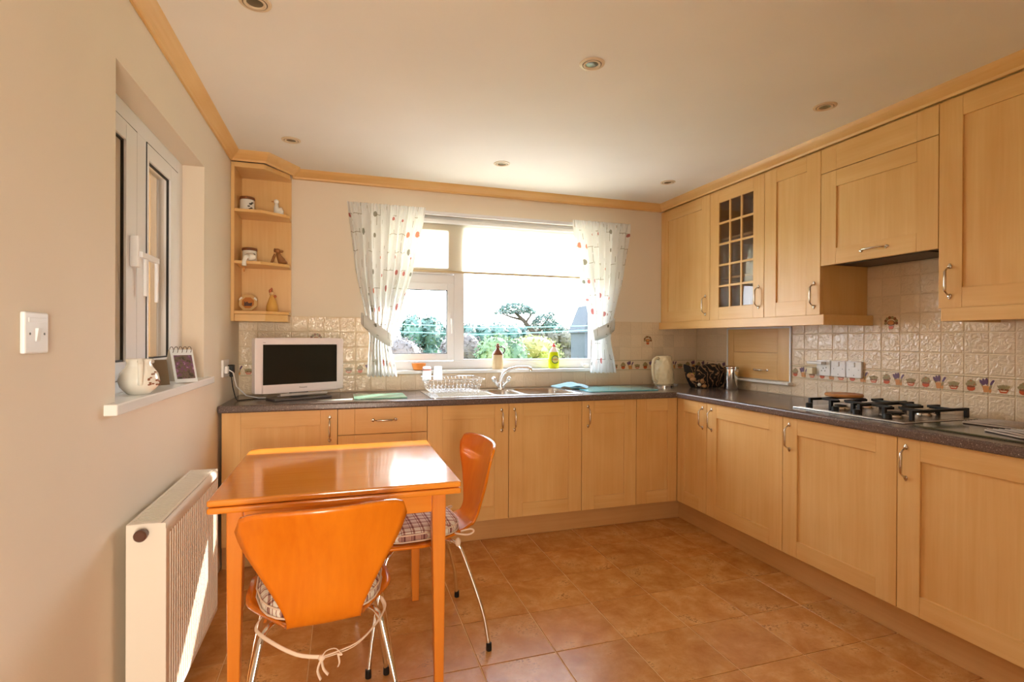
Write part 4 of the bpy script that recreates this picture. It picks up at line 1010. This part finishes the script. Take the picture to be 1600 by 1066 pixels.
# right wall sockets
r_ = thing('triple_socket', (2.79, 2.34, 1.035), 'row of three white switched sockets on the tiled border behind the hob', 'socket')
for i, y in enumerate((2.405, 2.305, 2.205)):
    o = MB().box(2.776, 2.7915, y+.001, y+.095, 1.038, 1.132).build('socket_module', M['plastic'], r_, bevel=.003)
    mb = MB()
    yc = y+.047
    if i == 0:
        for dz, dy in ((.035, 0), (.02, .012), (.02, -.012), (.04, -.02)): mb.box(2.7755, 2.777, yc+dy-.0025, yc+dy+.0025, 1.045+dz, 1.052+dz)
    else:
        mb.box(2.7755, 2.777, yc-.002, yc+.002, 1.05, 1.056); mb.box(2.7755, 2.777, yc-.030, yc-.027, 1.082, 1.087); mb.box(2.7755, 2.777, yc+.027, yc+.030, 1.082, 1.087)
    mb.build('pin_holes', M['black'], o)
    if i: MB().box(2.770, 2.777, yc-.008, yc+.008, 1.100, 1.126).build('rocker_switch', M['white'], o, bevel=.002)
tag(MB().box(2.745, 2.7915, 2.502, 2.545, 1.045, 1.085).build('plug', M['cream'], bevel=.003), 'cream plug-in box left of the three wall sockets', 'plug')
tag(MB().box(2.735, 2.775, 2.43, 2.535, 1.108, 1.124).build('plug_adaptor', M['plastic'], bevel=.003), 'white flat adaptor bar at the top left of the wall sockets', 'adaptor')

# ------------------------------------------------------------------ window sill things
r_ = thing('stoneware_flagon', (1.085, 3.715, 1.0305), 'two-tone stoneware flagon with brown neck and ear handle on the sink windowsill', 'flagon')
z = 1.0305; jx, jy = 1.085, 3.715
MB().lathe([(.038, z), (.041, z+.004), (.041, z+.105)], (jx, jy, 0), 28).build('lower_body', simple('stoneware_buff', lin(214, 190, 150), .3), r_, smooth=True)
brs = simple('stoneware_brown', lin(116, 66, 44), .2)
MB().lathe([(.0412, z+.1052), (.040, z+.112), (.028, z+.13), (.014, z+.145), (.012, z+.158), (.016, z+.162), (.015, z+.172)], (jx, jy, 0), 28).build('shoulder', brs, r_, smooth=True)
MB().lathe([(.009, z+.1725), (.012, z+.176), (.008, z+.188), (.002, z+.19)], (jx, jy, 0), 16).build('stopper', simple('stopper_cork', lin(150, 96, 70), .6), r_, smooth=True)
MB().tube([(jx+.014, jy, z+.158), (jx+.032, jy, z+.166), (jx+.050, jy, z+.155), (jx+.054, jy, z+.135), (jx+.044, jy, z+.118), (jx+.037, jy, z+.112)], .0055, 10).build('ear_handle', simple('flagon_handle', lin(84, 72, 64), .25), r_, smooth=True)
fx, fy = 1.53, 3.712
r_ = thing('washing_up_bottle', (fx, fy, z), 'yellow washing-up liquid bottle with red cap on the sink windowsill', 'bottle')
MB().lathe([(.036, z), (.042, z+.006), (.044, z+.06), (.040, z+.10), (.034, z+.125)], (fx, fy, 0), 28, sy=.6).build('bottle_body', simple('lemon_liquid', lin(214, 226, 20), .15), r_, smooth=True)
MB().lathe([(.0338, z+.1252), (.030, z+.135), (.020, z+.152), (.013, z+.158), (.013, z+.165)], (fx, fy, 0), 28, sy=.6).build('bottle_neck', simple('clear_neck', lin(250, 238, 236), .2), r_, smooth=True)
MB().lathe([(.014, z+.1655), (.014, z+.178), (.007, z+.182), (.006, z+.192)], (fx, fy, 0), 16).build('cap', simple('cap_red', lin(208, 44, 40), .3), r_, smooth=True)
lb = MB().lathe([(.027, -.0012), (.028, 0), (.027, .0012)], (fx, fy-.0265, z+.068), 24, axis='Y').build('label_disc', simple('label_white', lin(236, 236, 150), .4), r_)
mb = MB(); mb.tube([(fx+.028*cos(a), fy-.028, z+.068+.028*sin(a)) for a in [radians(20+300*k/20) for k in range(21)]], .003, 6); mb.build('label_ring', simple('label_green', lin(50, 92, 44), .4), r_)
text('FAIRY', .018, r_, simple('label_red', lin(210, 70, 50), .4), (0, -.0285, .068), (radians(90), 0, 0))
ox, oy = .505, 3.705
tag(MB().lathe([(.030, z), (.040, z+.006), (.050, z+.045), (.051, z+.048), (.048, z+.046), (.038, z+.010), (.001, z+.008)], (ox, oy, 0), 28, cap1=False).build('bowl', simple('orange_plastic', lin(240, 150, 70), .25), smooth=True), 'small orange bowl on the sink windowsill behind the glasses', 'bowl')
tag(MB().ell((1.80, 3.71, z+.018), (.030, .022, .018), 14, 8).tube([(1.775, 3.71, z+.02), (1.76, 3.70, z+.035), (1.752, 3.70, z+.042)], [.010, .008, .005], 8).build('shell_ornament', M['ceramic'], smooth='all'), 'small white ornament at the right end of the sink windowsill', 'ornament')

# left sill: jug, photo flip frame, dark picture block
z = 1.0625; jx, jy = -.645, 2.035
r_ = thing('cream_jug', (jx, jy, z), 'round cream pottery jug with brown sprig pattern on the left windowsill', 'jug')
MB().lathe([(.028, z), (.034, z+.004), (.052, z+.025), (.057, z+.045), (.052, z+.068), (.038, z+.088), (.033, z+.102), (.036, z+.116)], (jx, jy, 0), 32, cap1=False).build('jug_body', M['ceramic'], r_, smooth=True, solid=.003)
MB().prism([(jx+.002, jy+.028), (jx+.028, jy+.058), (jx+.030, jy+.02)], z+.098, z+.116, ID).build('spout', M['ceramic'], r_, bevel=.005)
hd = Vector((.35, -.94, 0)).normalized(); H0 = Vector((jx, jy, 0))
MB().tube([H0+hd*d_+Vector((0, 0, z+zz)) for d_, zz in ((.034, .108), (.052, .112), (.066, .098), (.068, .07), (.062, .045), (.052, .035))], .0075, 10).build('jug_handle', M['ceramic'], r_, smooth=True)
sp1 = simple('sprig_brown', lin(140, 84, 56), .4); mb = MB()
for k in range(16):
    a = radians(random.uniform(-48, 5)); zz = random.uniform(.028, .075); rr = .0575-.22*max(0, zz-.048)-.25*max(0, .04-zz)
    mb.ell((jx+rr*cos(a), jy+rr*sin(a), z+zz), (.004, .006, .0025), 8, 5, rot=Matrix.Rotation(a+pi/2, 3, 'Z'))
mb.build('sprig_pattern', sp1, r_, smooth='all')
r_ = thing('photo_flip_frame', (-.63, 2.46, z), 'wire-bound flip photo frame standing like a tent on the left windowsill', 'photo frame')
# ridge runs along a line that faces the camera; two boards lean together
rd = Vector((.72, .69, 0)).normalized(); nd = Vector((rd.y, -rd.x, 0)); C0 = Vector((-.645, 2.50, z))
def board(side, name, mat, inset=0, off=0, lift=0, lower=0):
    hw = .045-inset; bz, tz = .004+inset+lower, .138-inset-lift; mb = MB()
    def pt(s, zz, o): 
        t = zz/.138; return C0+rd*(s*hw)+nd*(side*(.042*(1-t)+.003+o))+Vector((0, 0, zz))
    vs = [pt(s, zz, o) for o in (off, off+.003) for s, zz in ((-1, bz), (1, bz), (1, tz), (-1, tz))]
    mb.add(vs, [(0, 1, 2, 3), (4, 5, 6, 7), (0, 1, 5, 4), (1, 2, 6, 5), (2, 3, 7, 6), (3, 0, 4, 7)]); return mb.build(name, mat, r_)
board(1, 'front_board', simple('frame_white', lin(226, 232, 236), .4)); board(-1, 'rear_board', simple('frame_grey', lin(186, 176, 160), .5))
m, n, l, b = newmat('photo_print'); v = objcoord(n, l, (1, 1, 1), False); t = noise(n, l, v, 60, 4, .6); r = ramp(n, l, t.outputs['Fac'], [(.35, lin(60, 56, 50)), (.48, lin(110, 96, 80)), (.58, lin(112, 70, 110)), (.7, lin(196, 160, 190))]); l.new(r.outputs[0], b.inputs['Base Color']); b.inputs['Roughness'].default_value = .3; M['photo'] = m
board(1, 'photo', M['photo'], .009, .0012+.0012, .014, .006)
mb = MB()
for i in range(5):
    s = (-1+.5*i)*.036; c = C0+rd*s+Vector((0, 0, .136))
    mb.tube([c+nd*(.014*cos(a))+Vector((0, 0, .014*sin(a))) for a in [2*pi*k/14 for k in range(14)]], .0012, 6, closed=True)
mb.build('wire_rings', simple('dark_wire', lin(70, 56, 50), .3, .8), r_, smooth='all')
r_ = thing('picture_tile', (-.68, 2.33, z), 'dark picture tile leaning behind the cream jug on the left windowsill', 'picture')
mb = MB(); vs = []
for o in (0, .006):
    for s, zz in ((-1, .001), (1, .001), (1, .10), (-1, .10)): vs.append(Vector((-.685, 2.36, z))+Vector((.6, .8, 0))*(s*.045)+Vector((.8, -.6, 0))*(o-.02*zz/.1)+Vector((0, 0, zz)))
mb.add(vs, [(0, 1, 2, 3), (4, 5, 6, 7), (0, 1, 5, 4), (1, 2, 6, 5), (2, 3, 7, 6), (3, 0, 4, 7)])
mb.build('tile_face', paint('picture_dark', lin(130, 112, 88), .3, .1, 60), r_)

# light switch
r_ = thing('light_switch', (XL, 1.37, 1.217), 'white single rocker light switch on the left wall', 'switch')
MB().box(XL+.0005, XL+.011, 1.325, 1.415, 1.214, 1.302).build('switch_plate', M['plastic'], r_, bevel=.004, seg=3)
MB().box(XL+.011, XL+.0125, 1.336, 1.404, 1.280, 1.290).build('raised_lip', M['plastic'], r_, bevel=.001)
MB().add([(XL+.011, 1.362, 1.240), (XL+.013, 1.362, 1.240), (XL+.017, 1.362, 1.268), (XL+.011, 1.362, 1.268), (XL+.011, 1.376, 1.240), (XL+.013, 1.376, 1.240), (XL+.017, 1.376, 1.268), (XL+.011, 1.376, 1.268)], [(0, 1, 2, 3), (4, 5, 6, 7), (0, 1, 5, 4), (1, 2, 6, 5), (2, 3, 7, 6), (3, 0, 4, 7)]) if False else None
mb = MB(); mb.add([(XL+.011, 1.362, 1.240), (XL+.013, 1.362, 1.240), (XL+.017, 1.362, 1.268), (XL+.011, 1.362, 1.268), (XL+.011, 1.376, 1.240), (XL+.013, 1.376, 1.240), (XL+.017, 1.376, 1.268), (XL+.011, 1.376, 1.268)], [(0, 1, 2, 3), (4, 5, 6, 7), (0, 1, 5, 4), (1, 2, 6, 5), (2, 3, 7, 6), (3, 0, 4, 7)])
mb.build('rocker', M['white'], r_)
for y in (1.342, 1.397): MB().lathe([(.0028, XL+.0105), (.0028, XL+.0116)], (0, y, 1.256), 10, axis='X').build('screw', simple('screw_steel', lin(90, 86, 80), .4, .8), r_)

# ------------------------------------------------------------------ radiator
rx0, rx1, ry0, ry1, rz0, rz1 = -.602, -.500, 1.80, 2.478, .105, .70
r_ = thing('radiator', (-.55, 2.14, rz0), 'white convector radiator with fluted front on the left wall', 'radiator')
mb = MB(); poly = [(rx1-.012, rz0)]; 
# fluted front panel: plan profile extruded in z
pl = []; nfl = 27; pitch = (ry1-ry0-.03)/nfl
pl.append((rx1, ry0)); pl.append((rx1, ry0+.012))
for i in range(nfl):
    y = ry0+.015+pitch*i
    pl += [(rx1, y+pitch*.12), (rx1, y+pitch*.62), (rx1-.006, y+pitch*.72), (rx1-.006, y+pitch*.98)]
pl += [(rx1, ry1-.012), (rx1, ry1), (rx1-.012, ry1), (rx1-.012, ry0)]
mb.prism(pl, rz0+.022, rz1-.040, ID); mb.build('front_panel', M['rad'], r_, bevel=0)
mb = MB()
cap = [(rx1-.014, rz1-.0405), (rx1, rz1-.0405), (rx1, rz1-.020), (rx1-.004, rz1-.010), (rx1-.012, rz1-.004), (rx1-.014, rz1-.004)]
mb.prism(cap, ry0, ry1, lambda u, v, w: (u, w, v)); mb.build('rolled_top_edge', M['rad'], r_, smooth=True)
MB().box(rx1-.013, rx1, ry0, ry1, rz0, rz0+.0215).build('bottom_edge', M['rad'], r_, bevel=.003)
MB().box(rx0, rx0+.010, ry0+.003, ry1-.003, rz0, rz1-.01).build('rear_panel', M['rad'], r_, bevel=.002)
for y in (ry0-.0015, ry1): MB().box(rx0, rx1-.001, y, y+.0015, rz0+.005, rz1-.001).build('side_panel', M['rad'], r_, bevel=.0005)
mb = MB(); mb.box(rx0, rx0+.008, ry0, ry1, rz1-.003, rz1).box(rx1-.022, rx1-.014, ry0, ry1, rz1-.003, rz1).box(rx0+.008, rx1-.022, ry0, ry0+.018, rz1-.003, rz1).box(rx0+.008, rx1-.022, ry1-.018, ry1, rz1-.003, rz1)
nsl = 44
for i in range(nsl): y = ry0+.018+(ry1-ry0-.036)*(i+.5)/nsl; mb.box(rx0+.008, rx1-.022, y-.0042, y+.0042, rz1-.006, rz1-.001)
mb.build('top_grille', M['rad'], r_)
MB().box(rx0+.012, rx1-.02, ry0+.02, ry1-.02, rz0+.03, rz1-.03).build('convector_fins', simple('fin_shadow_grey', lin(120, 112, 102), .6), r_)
kn = MB().lathe([(.013, ry0-.0015), (.014, ry0-.012), (.012, ry0-.016)], (-.557, 0, .672), 20, axis='Y').build('end_cap', M['brown'], r_, smooth=True)
MB().lathe([(.016, ry0-.0165), (.017, ry0-.022), (.017, ry0-.034), (.014, ry0-.038)], (-.557, 0, .675), 24, axis='Y').build('valve_knob', M['brown'], r_, smooth=True)
for y in (1.95, 2.33): MB().box(XL+.001, rx0, y-.015, y+.015, .2, .62).build('bracket', M['rad'], r_)
for y in (1.86, 2.42): MB().tube([(-.56, y, .0), (-.56, y, rz0+.01)], .0075, 10).build('pipe', M['rad'], r_, smooth=True)

# ------------------------------------------------------------------ table
r_ = thing('dining_table', (0, 2.2, 0), 'small square orange beech dining table with a double-leaf top', 'table')
tx, ty0, ty1 = .397, 1.806, 2.600
MB().box(-tx, tx, ty0, ty1, .729, .750).build('table_top', M['beech_x'], r_, bevel=.007, seg=3)
MB().box(-tx, tx, ty0, ty1, .706, .7265).build('extension_leaf', M['beech_x'], r_, bevel=.007, seg=3)
MB().box(-.33, .33, ty0+.075, ty0+.095, .628, .7055).box(-.33, .33, ty1-.095, ty1-.075, .628, .7055).box(-.345, -.325, ty0+.07, ty1-.07, .628, .7055).box(.325, .345, ty0+.07, ty1-.07, .628, .7055).build('apron', M['beech_x'], r_, bevel=.001)
for sx_ in (-1, 1):
    for sy_ in (-1, 1):
        ox_ = sx_*.352; oy_ = (ty0+.052) if sy_ < 0 else (ty1-.052)
        mb = MB(); ix = ox_-sx_*.048; iy = oy_-sy_*.048; bx2 = ox_-sx_*.036; by2 = oy_-sy_*.036
        def q(x0, x1, y0, y1, z): return [(x0, y0, z), (x1, y0, z), (x1, y1, z), (x0, y1, z)]
        vs = q(ox_-sx_*.004, bx2, oy_-sy_*.004, by2, 0)+q(ox_, ix, oy_, iy, .60)+q(ox_, ix, oy_, iy, .7055)
        mb.add(vs, [(0, 1, 2, 3), (8, 9, 10, 11)]+[(k+4*j, (k+1) % 4+4*j, (k+1) % 4+4*(j+1), k+4*(j+1)) for j in range(2) for k in range(4)])
        mb.build('leg', M['beech_z'], r_, bevel=.004)

# ------------------------------------------------------------------ chairs
def catmull(P, t):
    f = t*(len(P)-1); i = min(int(f), len(P)-2); q = f-i
    p0 = P[max(i-1, 0)]; p1 = P[i]; p2 = P[i+1]; p3 = P[min(i+2, len(P)-1)]
    return tuple(.5*((2*p1[k])+(p2[k]-p0[k])*q+(2*p0[k]-5*p1[k]+4*p2[k]-p3[k])*q*q+(3*p1[k]-p0[k]-3*p2[k]+p3[k])*q**3) for k in range(len(p1)))
def make_chair(loc, rz, label, bow):
    r_ = thing('plywood_chair', loc, label, 'chair', 'orange plywood shell chairs at the table', rz)
    kw = dict(parent=r_, origin=(0, 0, 0))
    # profile: (y, z, halfwidth, curl)
    P = [(.235, .432, .17, .0), (.19, .447, .205, .0), (.10, .448, .215, -.004), (.0, .444, .212, -.004), (-.10, .442, .150, .002), (-.165, .445, .110, .004), (-.213, .463, .098, .002), (-.238, .502, .100, .0), (-.252, .56, .124, -.006), (-.268, .64, .165, -.016), (-.290, .72, .206, -.038), (-.322, .808, .228, -.055)]
    NU, NV = 24, 60; vs = []
    for j in range(NV+1):
        for i in range(NU+1):
            s = -1+2*i/NU; v_ = j/NV
            # round both ends of the shell
            endf = .10*(1-(max(0, 1-abs(s)**2.6))**(1/2.0)); endb = .055*(1-(max(0, 1-abs(s)**4.5))**(1/2.2))
            t = endf+(1-endb-endf)*v_
            y, z, hw, cu = catmull(P, t)
            x = s*hw
            if t > .55: y -= cu*(-1)*0; y += -cu*(s*s)*1.0
            else: z += -cu*0+.010*s*s*(t-.05)
            vs.append((x, y, z))
    mb = MB(); mb.v = vs; mb.f = [(j*(NU+1)+i, j*(NU+1)+i+1, (j+1)*(NU+1)+i+1, (j+1)*(NU+1)+i) for j in range(NV) for i in range(NU)]; mb.m = [0]*len(mb.f)
    mb.build('shell', M['shell'], smooth='all', solid=.010, **kw)
    # frame: two crossing bent tubes
    for sx_ in (-1, 1):
        for sy_ in (-1, 1):
            fx_, fy_ = sx_*.235, sy_*.235-.01
            tx_, ty_ = sx_*.155, sy_*.115
            P2 = [(fx_, fy_, .015), (fx_-sx_*.02, fy_-sy_*.02, .15), (tx_+sx_*.018, ty_+sy_*.045, .36), (tx_+sx_*.004, ty_+sy_*.02, .412), (tx_-sx_*.025, ty_-sy_*.015, .428), (sx_*.05, sy_*.03, .429)]
            pts = [catmull(P2, k/24) for k in range(25)]
            leg = MB().tube(pts, .0085, 12).build('leg', M['chrome'], smooth=True, **kw)
            o = MB().lathe([(.0105, 0), (.0115, .002), (.011, .03), (.009, .032)], (fx_, fy_, 0), 14).build('rubber_foot', M['black'], parent=leg, origin=(0, 0, 0), smooth=True)
    MB().lathe([(.07, .424), (.075, .428), (.07, .4345)], (0, 0, 0), 20).build('mount_plate', M['chrome'], **kw)
    # cushion
    def sq(u, v, zz, grow=0):
        a = 2*u-1; b_ = 2*v-1
        return a, b_
    mb = MB(); N = 22; out = []
    for j in range(N):
        a = 2*pi*j/N; c1, s1 = cos(a), sin(a)
        e = 2/3.4; X = abs(c1)**e*(1 if c1 > 0 else -1); Y = abs(s1)**e*(1 if s1 > 0 else -1)
        hw = .185+.012*Y if Y > 0 else .185+.03*Y; out.append((X*hw, .01+Y*.175))
    rings = []
    for f, zz in ((.90, .4515), (.99, .456), (1.0, .468), (.99, .482), (.93, .493), (.7, .499), (.35, .501)):
        rings.append([(x*f, y*f, zz+.012*(abs(x)/.18)**2*(1 if zz < .5 else 1)*.4) for x, y in out])
    vs = [v for q_ in rings for v in q_]; fs = [tuple(range(N))[::-1], tuple(range(6*N, 7*N))]+[(j*N+i, j*N+(i+1) % N, (j+1)*N+(i+1) % N, (j+1)*N+i) for j in range(6) for i in range(N)]
    mb.add(vs, fs); cu = mb.build('cushion', M['check'], smooth='all', **kw)
    mb = MB().tube([(x*1.005, y*1.005, .482+.0045*(abs(x)/.18)**2) for x, y in out], .003, 6, closed=True).tube([(x*1.005, y*1.005, .456+.0045*(abs(x)/.18)**2) for x, y in out], .003, 6, closed=True)
    mb.build('piping', M['tie'], parent=cu, origin=(0, 0, 0), smooth='all')
    mb = MB()
    if bow:
        mb.tube([catmull([(-.165, -.13, .462), (-.175, -.17, .452), (-.135, -.235, .445), (-.07, -.285, .425), (-.01, -.30, .414)], k/20) for k in range(21)], .005, 8, flat=.4)
        mb.tube([catmull([(.165, -.13, .462), (.172, -.17, .452), (.14, -.235, .445), (.08, -.285, .425), (-.01, -.30, .414)], k/20) for k in range(21)], .005, 8, flat=.4)
        mb.tube([catmull([(.165, -.13, .460), (.168, -.175, .445), (.13, -.24, .434), (.07, -.287, .417), (-.01, -.302, .411)], k/20) for k in range(21)], .004, 8, flat=.4)
        mb.ell((-.01, -.302, 0.413), (.009, .007, .008), 10, 6)
        mb.tube([catmull([(-.01, -.302, 0.413), (.0, -.31, 0.433), (.022, -.312, 0.437), (.035, -.31, 0.423), (.04, -.308, 0.415), (.03, -.306, 0.417)], k/16) for k in range(17)], .0035, 8, flat=.4)
        mb.tube([catmull([(-.01, -.302, 0.413), (-.02, -.31, 0.387), (-.012, -.312, 0.362)], k/8) for k in range(9)], .0045, 8, flat=.3)
        mb.tube([catmull([(-.01, -.302, 0.413), (-.006, -.31, 0.389), (.006, -.312, 0.372)], k/8) for k in range(9)], .0045, 8, flat=.3)
        mb.tube([catmull([(.03, -.306, 0.419), (.034, -.31, 0.397), (.03, -.31, 0.385)], k/8) for k in range(9)], .0035, 8, flat=.3)
    else:
        for s in (-1, 1):
            mb = MB()
            mb.tube([catmull([(s*.150, -.125, .458), (s*.165, -.175, .450), (s*.170, -.20, .462), (s*.160, -.19, .470), (s*.150, -.15, .462)], k/16) for k in range(17)], .004, 8, flat=.5)
            mb.ell((s*.165, -.135, .425), (.012, .012, .018), 10, 8)
            mb.build('tie_string', M['tie'], smooth='all', **kw)
    if bow: mb.build('tie_strings', M['tie'], smooth='all', **kw)
    return r_
make_chair((-.062, 1.757, 0), radians(4), 'orange plywood shell chair in front of the table, its back to the camera', True)
make_chair((.300, 2.245, 0), radians(94), 'orange plywood shell chair at the right side of the table, seen from its side', False)

# ------------------------------------------------------------------ downlights
rim_m = simple('downlight_cream', lin(222, 200, 168), .4); dark_m = simple('downlight_groove', lin(70, 48, 24), .5); lamp_m = simple('downlight_lamp', lin(120, 112, 92), .2, .4)
names = {(0, 1): 'above the table near the corner shelf', (1, 1): 'in front of the sink window', (2, 1): 'beside the corner wall cabinet', (0, 0): 'nearest the top left edge', (1, 0): 'in the middle of the ceiling, nearer the camera', (2, 0): 'above the worktop near the cooker hood'}
for i, x in enumerate((-.276, .928, 2.120)):
    for j, y in enumerate((1.872, 3.107)):
        r_ = thing('downlight', (x, y, ZC-.01), 'recessed ceiling downlight '+names[(i, j)], 'ceiling light', 'recessed downlights')
        z = ZC
        MB().lathe([(.050, z-.0004), (.049, z-.003), (.038, z-.005), (.037, z-.0004)], (x, y, 0), 36, cap0=False, cap1=False).build('trim_ring', rim_m, r_, smooth=True)
        MB().lathe([(.037, z-.0006), (.037, z-.0045), (.0345, z-.0045), (.0345, z-.0006)], (x, y, 0), 36, cap0=False, cap1=False).build('groove', dark_m, r_)
        MB().lathe([(.0345, z-.0006), (.0345, z-.006), (.031, z-.0075), (.026, z-.0055), (.025, z-.0006)], (x, y, 0), 36, cap0=False, cap1=False).build('gimbal_ring', rim_m, r_, smooth=True)
        MB().lathe([(.025, z-.0006), (.025, z-.002), (.020, z-.003), (.001, z-.0025)], (x, y, 0), 30, cap0=False).build('lamp', lamp_m, r_, smooth=True)

# ------------------------------------------------------------------ garden
gm = paint('garden_grass', lin(150, 170, 110), .9, .1, 20)
struct(MB().box(-12, 25, YW+.32, 40, -.35, -.25).build('ground', gm))
struct(MB().box(-6, 9, YW+.32, 6.5, -.2499, -.20).build('bounce_slab', paint('bounce_slab_pale', lin(206, 200, 190), .9, .1, 20)))  # unseen pale slab, added to bounce daylight up to the ceiling
def foliage_mat(name, a, b_):
    a = tuple(x*.6 for x in a[:3])+(1,); b_ = tuple(x*.6 for x in b_[:3])+(1,)
    m, n, l, b = newmat(name); oi = n.new('ShaderNodeNewGeometry'); r = ramp(n, l, oi.outputs['Random Per Island'], [(0, a), (1, b_)])
    l.new(r.outputs[0], b.inputs['Base Color']); b.inputs['Roughness'].default_value = .6; return m
def leaves(mb, blobs, count, size):
    tot = sum(r[0]*r[2] for _, r in blobs)
    for c, r in blobs:
        for k in range(int(count*r[0]*r[2]/tot)):
            th = random.uniform(0, 2*pi); cz = random.uniform(-.6, 1); sr = math.sqrt(max(0, 1-cz*cz)); q = random.uniform(.8, 1.06)
            p = Vector((c[0]+r[0]*sr*cos(th)*q, c[1]+r[1]*sr*sin(th)*q, c[2]+r[2]*cz*q))
            a = Vector((random.uniform(-1, 1), random.uniform(-1, 1), random.uniform(-1, 1))).normalized(); b2 = a.orthogonal().normalized(); s = size*random.uniform(.6, 1.3)
            mb.add([p-a*s, p+b2*s*.5, p+a*s, p-b2*s*.5], [(0, 1, 2, 3)])
def bush(name, label, blobs, count, size, mat, cat='bush', stem=None):
    xs = [c[0] for c, r in blobs]; r_ = thing(name, (sum(xs)/len(xs), blobs[0][0][1], -.25), label, cat)
    mb = MB()
    for c, r in blobs: mb.ell(c, [q*.9 for q in r], 14, 9)
    leaves(mb, blobs, count, size)
    o = mb.build('foliage', mat, r_, recalc=False)
    c0 = blobs[-1][0]; MB().tube([(c0[0], c0[1], -.25), (c0[0]+.02, c0[1], c0[2])], [.05, .03], 8).build('stem', simple('stem_brown', lin(60, 50, 44), .9), r_)
    return r_
def boxhedge(x0, x1, y, z1, d, n_=6, r=.45):
    out = []
    for k in range(n_):
        x = x0+(x1-x0)*(k+.5)/n_; hw = (x1-x0)/n_*.75
        for z in (z1-r, z1-r*2.2, z1-r*3.2): out.append(((x, y, z+random.uniform(-.03, .03)), (hw, d, r)))
    return out
g1 = foliage_mat('teal_hedge', lin(34, 66, 58), lin(74, 112, 96)); g2 = foliage_mat('green_bush', lin(40, 84, 46), lin(92, 120, 66))
g3 = foliage_mat('yellow_bush', lin(92, 108, 40), lin(136, 130, 60)); g4 = foliage_mat('twiggy_grey', lin(66, 60, 58), lin(104, 94, 88))
bush('garden_hedge', 'tall rounded hedge block beyond the left window pane', boxhedge(1.05, 1.62, 9.5, 1.69, .5, 2, .35), 2600, .05, g1, 'hedge')
bush('garden_hedge', 'long dense hedge across the back of the garden', boxhedge(1.6, 5.2, 13.0, 1.66, .5, 9, .4), 6500, .06, g1, 'hedge')
bush('garden_hedge', 'brownish hedge at the right of the garden, beside the shed', boxhedge(4.3, 6.0, 12.0, 1.62, .4, 5, .35), 2600, .05, foliage_mat('brown_hedge', lin(58, 60, 44), lin(98, 94, 72)), 'hedge')
bush('garden_bush', 'fresh green rounded bush behind the flagon', [((2.15, 7.5, .95), (.30, .3, .38)), ((2.42, 7.6, .92), (.30, .3, .35)), ((2.0, 7.5, .7), (.3, .3, .3))], 2200, .03, g2)
bush('garden_bush', 'yellow-tipped bush above the washing-up bottle', [((2.95, 8.0, 1.12), (.38, .3, .20)), ((3.15, 8.0, .95), (.3, .3, .3))], 1200, .03, g3)
bush('garden_bush', 'grey-pink twiggy shrub in the middle of the garden', [((2.35, 10.8, 1.05), (.48, .3, .38)), ((2.2, 10.8, .8), (.45, .3, .4))], 1800, .03, g4)
bush('garden_bush', 'pale twiggy shrub at the lower left of the garden view', [((.72, 7.2, 1.0), (.34, .25, .28)), ((.55, 7.2, .8), (.3, .25, .3))], 1600, .025, g4)
# tree
r_ = thing('garden_tree', (4.1, 11.0, -.25), 'leaning flat-topped tree rising above the hedge', 'tree')
bark = simple('bark', lin(50, 42, 36), .9)
MB().tube([(4.45, 11, -.25), (4.35, 11, .7), (4.1, 11, 1.35), (3.8, 11, 1.68), (3.6, 11, 1.85)], [.09, .08, .06, .045, .03], 8).build('trunk', bark, r_, smooth=True)
MB().tube([(4.1, 11, 1.35), (4.3, 11, 1.6), (4.45, 11, 1.8)], [.04, .03, .015], 8).tube([(3.8, 11, 1.68), (3.55, 11.1, 1.75), (3.3, 11, 1.82)], [.03, .02, .012], 8).tube([(3.85, 11, 1.62), (3.95, 10.9, 1.8), (3.9, 11, 1.95)], [.03, .02, .01], 8).build('branches', bark, r_, smooth=True)
mb = MB(); leaves(mb, [((3.62, 11, 1.93), (.36, .35, .13)), ((3.35, 11, 1.84), (.22, .3, .07)), ((3.85, 11, 1.86), (.22, .3, .10)), ((4.30, 11, 1.62), (.26, .3, .20)), ((4.5, 11, 1.5), (.25, .3, .14)), ((4.46, 11, 1.82), (.07, .1, .06))], 2600, .035); mb.build('crown', g1, r_, recalc=False)
# shed
r_ = thing('garden_shed', (4.35, 8.6, -.25), 'blue-grey boarded garden shed at the right of the window view', 'shed')
shm = simple('shed_grey', lin(46, 54, 62), .8); x0, x1, ya, yb = 4.0, 5.1, 8.3, 8.9
for i in range(12): MB().box(x0+(x1-x0)*i/12+.003, x0+(x1-x0)*(i+1)/12-.003, ya, ya+.02, -.25, 1.4).build('board', shm, r_)
MB().box(x0+.01, x1-.01, ya+.021, yb, -.25, 1.38).build('body', shm, r_)
MB().prism([(x0-.05, 1.38), (x1+.05, 1.38), (4.5, 1.95), (4.15, 1.86)], ya-.04, yb, lambda u, v, w: (u, w, v)).build('roof', simple('shed_roof', lin(40, 48, 56), .8), r_)
# washing lines
lm = simple('teal_line', lin(90, 200, 185), .4)
for (pts, lab) in (([(-3, 6.0, 1.46), (.6, 6.0, 1.415), (1.6, 6.0, 1.39), (3.2, 6.0, 1.44), (6.5, 6.0, 1.6)], 'upper teal washing line across the garden'), ([(-3, 6.0, 1.40), (.6, 6.0, 1.33), (1.6, 6.0, 1.31), (3.2, 6.0, 1.385), (6.5, 6.0, 1.56)], 'lower teal washing line across the garden')):
    tag(MB().tube([catmull(pts, k/40) for k in range(41)], .005, 6).build('washing_line', lm, smooth=True), lab, 'washing line', 'washing lines')
